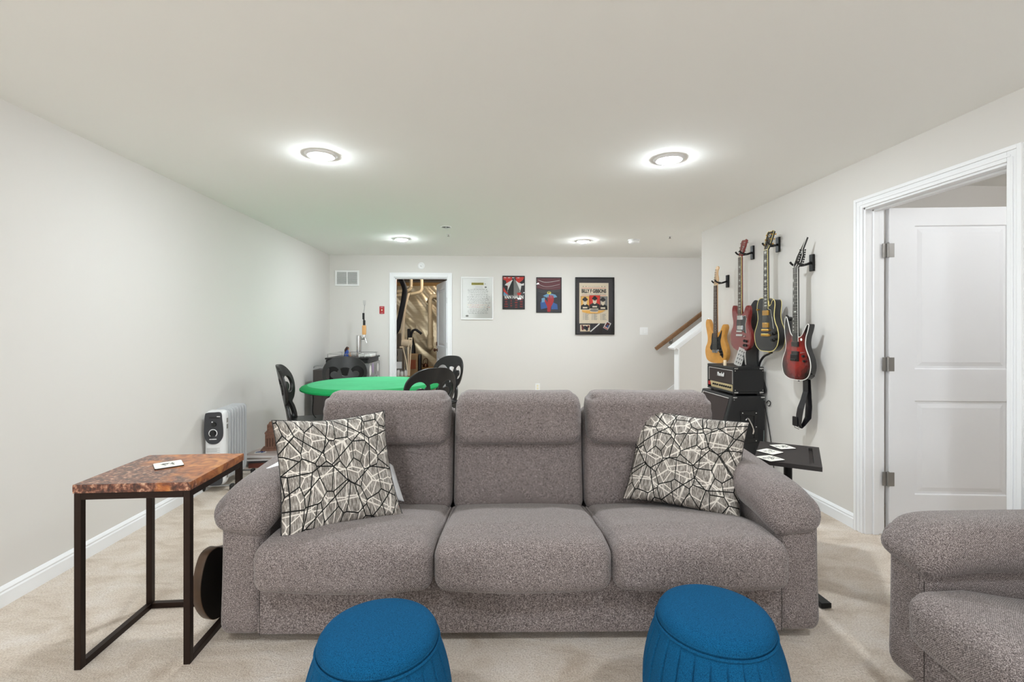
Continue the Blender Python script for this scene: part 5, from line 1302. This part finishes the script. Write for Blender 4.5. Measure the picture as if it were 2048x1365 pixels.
tube(bm, [(AX0+.005, ya, za), (AX0+.005, ya, zb), (AX0+.005, yb_, zb), (AX0+.005, yb_, za)], .0022, 6); obj('piping', bm, 'bindwhite', gr)
tm = text_mesh('Marshall', .125, .036, .003, bold=.012, shear=.2); bm = B(); add_mesh(bm, tm, Matrix.Translation((AX0-.0005, 4.225, az0+.150)) @ Matrix.Rotation(-PI/2, 4, 'Z')); obj('logo', bm, 'white', gr, smooth=False)
bm = B(); m = Matrix.Translation((AX0+.012, 0, az0+.046)) @ Matrix.Rotation(math.radians(-12), 4, 'Y')
box(bm, -.006, .004, AY0+.02, AY1-.055, -.030, .028, 0, m); cp = obj('control_panel', bm, 'brassy', t, smooth=False)
for i in range(9):
    y = AY0+.055+i*.037 + (.012 if i > 5 else 0); bm = B(); cyl(bm, m @ Vector((-.006, y, .006)), m @ Vector((-.018, y, .006)), .009, .0075, 14); obj('knob', bm, 'black', cp)
bm = B(); cbox(bm, (AX0+.002, AY1-.038, az0+.05), (.01, .022, .034)); obj('power_switch', bm, 'redsw', t, smooth=False)
def corner(cx, cy, cz, sx, sy, sz, par, nm='corner_guard'):
    bm = B(); box(bm, min(cx, cx+sx*.034), max(cx, cx+sx*.034), cy-.0025, cy+.001, min(cz, cz+sz*.012), max(cz, cz+sz*.012))
    for d in (.008, .026): ball(bm, (cx+sx*d, cy-.003, cz+sz*.008), .0045, seg=8)
    ball(bm, (cx+sx*.008, cy-.003, cz+sz*.026), .0045, seg=8); obj(nm, bm, 'chrome', par)
for z_, sz in ((az1-.006, -1), (az0+.006, 1)):
    for x_, sx in ((AX0+.006, 1), (AX1-.006, -1)): corner(x_, AY0, z_, sx, 0, sz, t)
for x in (AX0+.03, AX1-.03):
    for y in (AY0+.04, AY1-.04):
        bm = B(); cyl(bm, (x, y, az0-.017), (x, y, az0), .014, seg=12); obj('rubber_foot', bm, 'black', t)
t = thing('speaker_cabinet', 'tall black slanted guitar speaker cabinet on casters between sofa and wall', 'speaker cabinet', (0, 0, 0), 0)
cz1 = .738; CY1 = 4.56
xb = 2.005
prof = [(2.10, cz1), (AX1+.005, cz1), (AX1+.005, .06), (xb, .06), (xb, .40)]
bm = B(); A_ = [bm.verts.new((x, AY0-.01, z)) for x, z in prof]; B_ = [bm.verts.new((x, CY1, z)) for x, z in prof]
bm.faces.new(A_); bm.faces.new(B_[::-1])
for i in range(5): bm.faces.new((A_[i], B_[i], B_[(i+1) % 5], A_[(i+1) % 5]))
cab = obj('case', bm, 'vinyl', t, smooth=False, bevel=.008)
bm = B()
d = Vector((xb-2.10, 0, .40-cz1)); nrm_ = Vector((d.z, 0, -d.x)).normalized()
p0 = Vector((2.10, 0, cz1)) + d*.07; p1 = Vector((2.10, 0, cz1)) + d*1.0
for a_, b_ in ((p0, p1),):
    vs = [a_ + nrm_*.002 + Vector((0, AY0+.03, 0)), a_ + nrm_*.002 + Vector((0, CY1-.04, 0)), b_ + nrm_*.002 + Vector((0, CY1-.04, 0)), b_ + nrm_*.002 + Vector((0, AY0+.03, 0))]
    vs = [bm.verts.new(v) for v in vs]; low = [bm.verts.new((xb-.002, y, .10)) for y in (CY1-.04, AY0+.03)]
    bm.faces.new(vs); bm.faces.new((vs[3], vs[2], low[0], low[1]))
g2 = obj('grille', bm, 'grille', t, smooth=False)
bm = B(); q = [a_ + nrm_*.004 + Vector((0, AY0+.035, 0)), a_ + nrm_*.004 + Vector((0, CY1-.045, 0)), b_ + nrm_*.004 + Vector((0, CY1-.045, 0))]; tube(bm, q, .003, 6); obj('piping', bm, 'bindwhite', g2)
# recessed side handle
yy = AY0-.010
bm = B(); hx, hz = 2.245, .475
for q in ((hx-.075, hx+.075, hz+.095, hz+.135), (hx-.075, hx+.075, hz-.135, hz-.095), (hx-.075, hx-.045, hz-.095, hz+.095), (hx+.045, hx+.075, hz-.095, hz+.095)): box(bm, q[0], q[1], yy-.008, yy, q[2], q[3])
hd_ = obj('handle_plate', bm, 'black', t, smooth=False, bevel=.003)
bm = B(); box(bm, hx-.045, hx+.045, yy-.0012, yy, hz-.095, hz+.095); obj('handle_recess', bm, 'black', hd_, smooth=False)
bm = B(); tube(bm, [(hx-.03, yy-.004, hz+.06), (hx-.01, yy-.009, hz+.07), (hx+.035, yy-.009, hz-.02), (hx+.035, yy-.004, hz-.06)], .007, 8, smooth=4); obj('grip', bm, 'chrome', hd_)
for x, z in ((-.06, .118), (.06, .118), (-.06, -.118), (.06, -.118), (.06, 0)):
    bm = B(); ball(bm, (hx+x, yy-.009, hz+z), .0055, sy=.5, seg=10); obj('screw', bm, 'chrome', hd_)
for x_, sx in ((2.106, 1), (AX1, -1)): corner(x_, yy, cz1-.006, sx, 0, -1, t)
for x in (2.05, 2.34):
    for y in (AY0+.05, CY1-.05):
        bm = B(); cyl(bm, (x-.014, y, .03), (x+.014, y, .03), .03, seg=16); cyl(bm, (x, y, .03), (x, y, .066), .012, seg=8); obj('caster', bm, 'black', t)
# things on the amplifier head
t = thing('pick_display', 'white card of guitar picks on a small black stand on the amplifier head', 'display card', (2.215, 4.125, az1), 0)
m = Matrix.Rotation(math.radians(14), 4, 'Z') @ Matrix.Rotation(math.radians(22), 4, 'Y')
bm = B(); box(bm, -.040, .040, -.0012, .0012, .004, .165, 0, m); cd = obj('card', bm, 'paper', t, smooth=False)
bm = B()
for i in range(3):
    for j in range(4):
        c = Vector((-.024+i*.024, 0, .135-j*.035)); P_ = [bm.verts.new(m @ (c+Vector((dx, -.0016, dz)))) for dx, dz in ((-.008, .008), (.008, .008), (.005, -.003), (0, -.010), (-.005, -.003))]; bm.faces.new(P_)
obj('pick_pattern', bm, 'greyink', cd, smooth=False)
bm = B(); a = [bm.verts.new(v) for v in ((.062, .015, .16), (.082, .015, 0), (.02, .015, 0))]; b = [bm.verts.new(v.co+Vector((0, .01, 0))) for v in a]
bm.faces.new(a); bm.faces.new(b[::-1])
for i in range(3): bm.faces.new((a[i], b[i], b[(i+1) % 3], a[(i+1) % 3]))
obj('stand', bm, 'black', t, smooth=False)
t = thing('candle', 'small cream candle on the amplifier head beside the pick card', 'candle', (2.135, 4.185, az1), 0)
bm = B(); lathe(bm, [(.013, 0), (.0135, .002), (.0135, .046), (.012, .049), (.004, .047)], 24); obj('wax', bm, 'candle', t)
bm = B(); cyl(bm, (0, 0, .047), (0, 0, .054), .001, seg=6); obj('wick', bm, 'ink', t)
# cables along the right wall
for pts, m_, lab in (([(2.40, 4.03, .70), (2.41, 3.98, .50), (2.405, 3.92, .30), (2.39, 3.86, .10), (2.36, 3.80, .01)], 'black', 'thin black cable hanging down the wall beside the speaker cabinet'),
                     ([(2.36, 3.96, .45), (2.34, 3.93, .25), (2.32, 3.86, .06), (2.34, 3.70, .012), (2.36, 3.5, .05), (2.37, 3.38, .06), (2.36, 3.28, .012)], 'cablegrey', 'grey cable curling along the right baseboard'),
                     ([(2.30, 3.98, .30), (2.29, 3.90, .08), (2.30, 3.72, .015), (2.33, 3.55, .075), (2.33, 3.36, .03), (2.32, 3.27, .012)], 'black', 'black cable lying on the floor along the right baseboard'),
                     ([(2.408, 4.00, .675), (2.408, 3.975, .70), (2.408, 3.945, .690), (2.408, 3.955, .66), (2.408, 3.98, .655)], 'black', 'short loop of black cable on the wall beside the speaker cabinet')):
    bm = B(); tube(bm, pts, .0038, 8, smooth=8); tag(obj('cable', bm, m_), lab, 'cable')
# ------------------------------------------------------------------ utility room
bm = B(); nx, nz = 130, 110; G = []
for i in range(nx+1):
    col = []
    for j in range(nz+1):
        x = -2.3+2.7*i/nx; z = 2.14*j/nz; u = x*.75+z*.65; v = -x*.65+z*.75
        d = .060*abs(noise.noise(Vector((v*1.1, u*5.0, 1)))) + .008*noise.noise(Vector((v*2.5, u*14, 4))) + .05*noise.noise(Vector((x*1.3, z*1.3, 9)))
        col.append(bm.verts.new((x, 9.40 - .08 - d, z)))
    G.append(col)
for i in range(nx):
    for j in range(nz): bm.faces.new((G[i][j], G[i+1][j], G[i+1][j+1], G[i][j+1]))
struct(obj('wall_insulation', bm, 'foil'))
def one(name, label, cat, pts, r, m, seg=14, sm=6, group=None):
    bm = B(); tube(bm, pts, r, seg, smooth=sm); return tag(obj(name, bm, m), label, cat, group)
one('flexible_duct', 'black insulated hose curving down the left side of the utility doorway', 'hose', [(-1.55, 8.0, 2.50), (-1.44, 8.0, 2.22), (-1.375, 8.0, 2.08), (-1.340, 8.0, 1.98), (-1.345, 8.0, 1.88), (-1.375, 8.0, 1.70), (-1.43, 8.0, 1.44), (-1.47, 8.0, 1.29), (-1.62, 8.0, 1.12)], .042, 'black2')
def pipe(label, pts, r):
    t = thing('vent_pipe', label, 'pipe', (0, 0, 0), 0)
    bm = B(); tube(bm, pts, r, 16, smooth=5); obj('pipe', bm, 'stain1', t)
    return t
t = pipe('beige pipe with an elbow nearest the black hose under the utility ceiling', [(-1.329, 8.6, 2.5), (-1.329, 8.6, 2.10), (-1.333, 8.6, 2.06), (-1.36, 8.6, 2.02), (-1.45, 8.6, 1.99), (-1.9, 8.6, 1.95)], .030)
t = pipe('beige pipe dropping from the utility ceiling and bending left', [(-1.144, 8.62, 2.5), (-1.144, 8.62, 2.08), (-1.15, 8.62, 2.02), (-1.20, 8.62, 1.965), (-1.45, 8.62, 1.92), (-1.9, 8.62, 1.88)], .030)
t = pipe('beige pipe running down the gold foil wall to a round fitting', [(-.6, 9.14, 1.938), (-.95, 9.14, 1.938), (-1.02, 9.14, 1.93), (-1.052, 9.14, 1.88), (-1.056, 9.14, 1.80), (-1.058, 9.14, 1.15)], .040)
bm = B(); cyl(bm, (-1.06, 9.14, 1.20), (-1.06, 9.14, .98), .050, .052, 20); ball(bm, (-1.055, 9.13, .97), .055, seg=16); cyl(bm, (-1.06, 9.14, 1.14), (-1.06, 9.14, 1.17), .058, seg=20); obj('fitting', bm, 'stain1', t)
one('taped_tube', 'pale taped tube standing beside the black hose in the utility room', 'tube', [(-1.33, 8.3, 1.93), (-1.365, 8.3, 1.78), (-1.395, 8.3, 1.64), (-1.415, 8.3, 1.42), (-1.418, 8.3, 1.05)], .028, 'candle')
one('copper_pipe', 'dark bent pipe at the left edge of the utility doorway', 'pipe', [(-1.50, 7.9, 2.45), (-1.475, 7.9, 2.2), (-1.46, 7.9, 2.0), (-1.475, 7.9, 1.75), (-1.48, 7.9, 1.0)], .018, 'copper')
t = thing('water_tank', 'grey cylindrical tank behind the doorway\'s left jamb in the utility room', 'tank', (-1.66, 8.45, 0), 0)
bm = B(); lathe(bm, [(.20, 0), (.21, .02), (.21, 1.20), (.19, 1.24), (.05, 1.26)], 48); obj('shell', bm, 'duct', t)
bm = B(); cyl(bm, (.05, -.05, 1.25), (.05, -.05, 1.9), .03, seg=14); obj('outlet_pipe', bm, 'steel', t)
t = thing('condensate_pump', 'white cylindrical pump lying at hip height in the utility room', 'pump', (-1.33, 8.2, 1.08), 0)
bm = B(); cyl(bm, (-.09, 0, 0), (.05, 0, -.01), .062, seg=24); ball(bm, (.05, 0, -.01), .061, seg=16, sx=.6); obj('housing', bm, 'candle', t)
bm = B(); cyl(bm, (-.02, 0, -.06), (-.02, 0, -1.08), .016, seg=10); obj('support', bm, 'duct', t)
t = thing('furnace_cabinet', 'grey metal utility cabinet low behind the doorway\'s left jamb', 'cabinet', (-1.49, 8.0, 0), 0)
bm = B(); box(bm, -.05, .115, -.02, .18, 0, .98); obj('case', bm, 'duct', t, smooth=False, bevel=.004)
bm = B(); box(bm, .02, .108, -.03, -.02, .665, .775); obj('white_cover', bm, 'white', t, smooth=False)
bm = B(); tube(bm, [(.03, -.028, .97), (.035, -.03, .9), (.025, -.03, .84), (.04, -.03, .78)], .006, 6, smooth=4); obj('wire', bm, 'black', t)
for k_, (x0, x1, lab) in enumerate(((-1.205, -1.262, 'pale metal crutch leaning in the utility doorway, the front one'), (-1.345, -1.235, 'pale metal crutch crossing behind the front one in the utility room'))):
    t = thing('crutch', lab, 'crutch', (0, 0, 0), 0)
    y = 7.9 - k_*.05; top_ = 1.16 if k_ == 0 else 1.02
    for d in ((0, .05) if k_ == 0 else (0,)):
        bm = B(); tube(bm, [(x0-d, y, top_), (x0+(x1-x0)*.6-d*.5, y, .72), (x1, y, .10)], .009, 8, smooth=4); obj('shaft', bm, 'candle', t)
    bm = B(); cyl(bm, (x0-(.05 if k_ == 0 else .04)-.008, y, top_), (x0+.008, y, top_), .014, seg=12); obj('arm_pad', bm, 'candle', t)
    bm = B(); cyl(bm, (x1, y, 0), (x1, y, .11), .016, .012, 10); obj('rubber_tip', bm, 'black', t)
t = thing('upright_vacuum', 'black upright vacuum with a looping hose in the utility room', 'vacuum', (0, .06, 0), 0)
bm = B(); tube(bm, [(-1.34, 8.66, .95), (-1.35, 8.66, 1.15), (-1.325, 8.66, 1.27), (-1.265, 8.66, 1.30), (-1.20, 8.66, 1.26), (-1.16, 8.66, 1.225)], .022, 12, smooth=6); obj('hose', bm, 'black2', t)
bm = B(); box(bm, -1.405, -1.352, 8.60, 8.68, 1.0, 1.32); obj('handle', bm, 'black', t, smooth=False, bevel=.01)
bm = B(); tube(bm, [(-1.335, 8.66, 1.16), (-1.32, 8.66, 1.0), (-1.31, 8.66, .5)], [.028, .05, .075], 12); obj('body', bm, 'black', t)
bm = B(); box(bm, -1.45, -1.17, 8.56, 8.75, 0, .10); obj('floor_head', bm, 'black', t, smooth=False, bevel=.02)
t = thing('storage_bag', 'brown bag with rusty print and a black side in the utility room', 'bag', (-1.26, 8.5, 0), 0)
bm = B(); soft(bm, -.10, .08, -.10, .04, .35, .885, .03, (8, 8, 10)); obj('front', bm, 'cardboard', t)
bm = B(); rect(bm, -.075, .045, .62, .78, -.102, 0); obj('print_panel', bm, 'rust', t, smooth=False)
bm = B(); soft(bm, .081, .135, -.10, .04, .35, .875, .02, (4, 6, 8)); obj('side_panel', bm, 'black', t)
bm = B(); box(bm, -.12, .16, -.12, .04, 0, .35); obj('lower_box', bm, 'cardboard', t, smooth=False, bevel=.004)
t = thing('shelf', 'raw plywood shelf below the kettle in the utility room', 'shelf', (-1.02, 9.1, 0), 0)
bm = B(); box(bm, -.22, .45, -.18, .14, .57, .60); obj('board', bm, 'plywood', t, smooth=False)
for x in (-.20, .42):
    bm = B(); box(bm, x-.02, x+.02, -.16, .12, 0, .57); obj('upright', bm, 'plywood', t, smooth=False)
t = thing('kettle', 'dark copper kettle with a high handle on the plywood shelf', 'kettle', (-1.128, 9.03, .60), .2)
bm = B(); lathe(bm, [(.048, 0), (.056, .006), (.056, .03), (.048, .055), (.030, .070), (.014, .075)], 28); ball(bm, (0, 0, .082), .009, seg=10); obj('body', bm, 'copper', t)
bm = B(); tube(bm, [(-.045, 0, .04), (-.060, 0, .065), (-.066, 0, .080)], [.012, .008, .006], 10); obj('spout', bm, 'copper', t)
bm = B(); tube(bm, [(-.035, 0, .055), (-.040, 0, .115), (-.005, 0, .165), (.035, 0, .155), (.042, 0, .06)], .007, 8, smooth=5); obj('handle', bm, 'copper', t)
for i, (x, h_) in enumerate(((-1.405, .10), (-1.345, .08), (-1.285, .095))):
    t = thing('glass_jar', ['glass jar on the cardboard box, nearest the doorway\'s left jamb', 'shorter glass jar on the cardboard box, the middle one', 'glass jar on the cardboard box, nearest the crutches'][i], 'jar', (x+.01, 7.72, .56), 0, 'jars inside the utility doorway')
    bm = B(); lathe(bm, [(.024, 0), (.027, .005), (.027, h_-.02), (.020, h_)], 20); obj('glass', bm, 'clear', t)
    bm = B(); cyl(bm, (0, 0, h_), (0, 0, h_+.012), .022, seg=18); obj('lid', bm, 'steel', t)
t = thing('moving_box', 'cardboard box carrying the glass jars inside the utility doorway', 'box', (-1.33, 7.72, 0), 0)
bm = B(); box(bm, -.14, .10, -.12, .12, 0, .56); obj('carton', bm, 'cardboard', t, smooth=False)
bm = B(); box(bm, -.14, .10, -.02, .02, .5601, .561); obj('tape', bm, 'stain1', t, smooth=False)
t = thing('light_bulb', 'warm bare light bulb under the utility room joists', 'light bulb', (-.75, 8.22, 2.30), 0)
bm = B(); ball(bm, (0, 0, -.05), .035, seg=20); obj('globe', bm, 'bulb', t)
bm = B(); cyl(bm, (0, 0, -.02), (0, 0, .25), .025, .03, 20); obj('socket', bm, 'white', t)
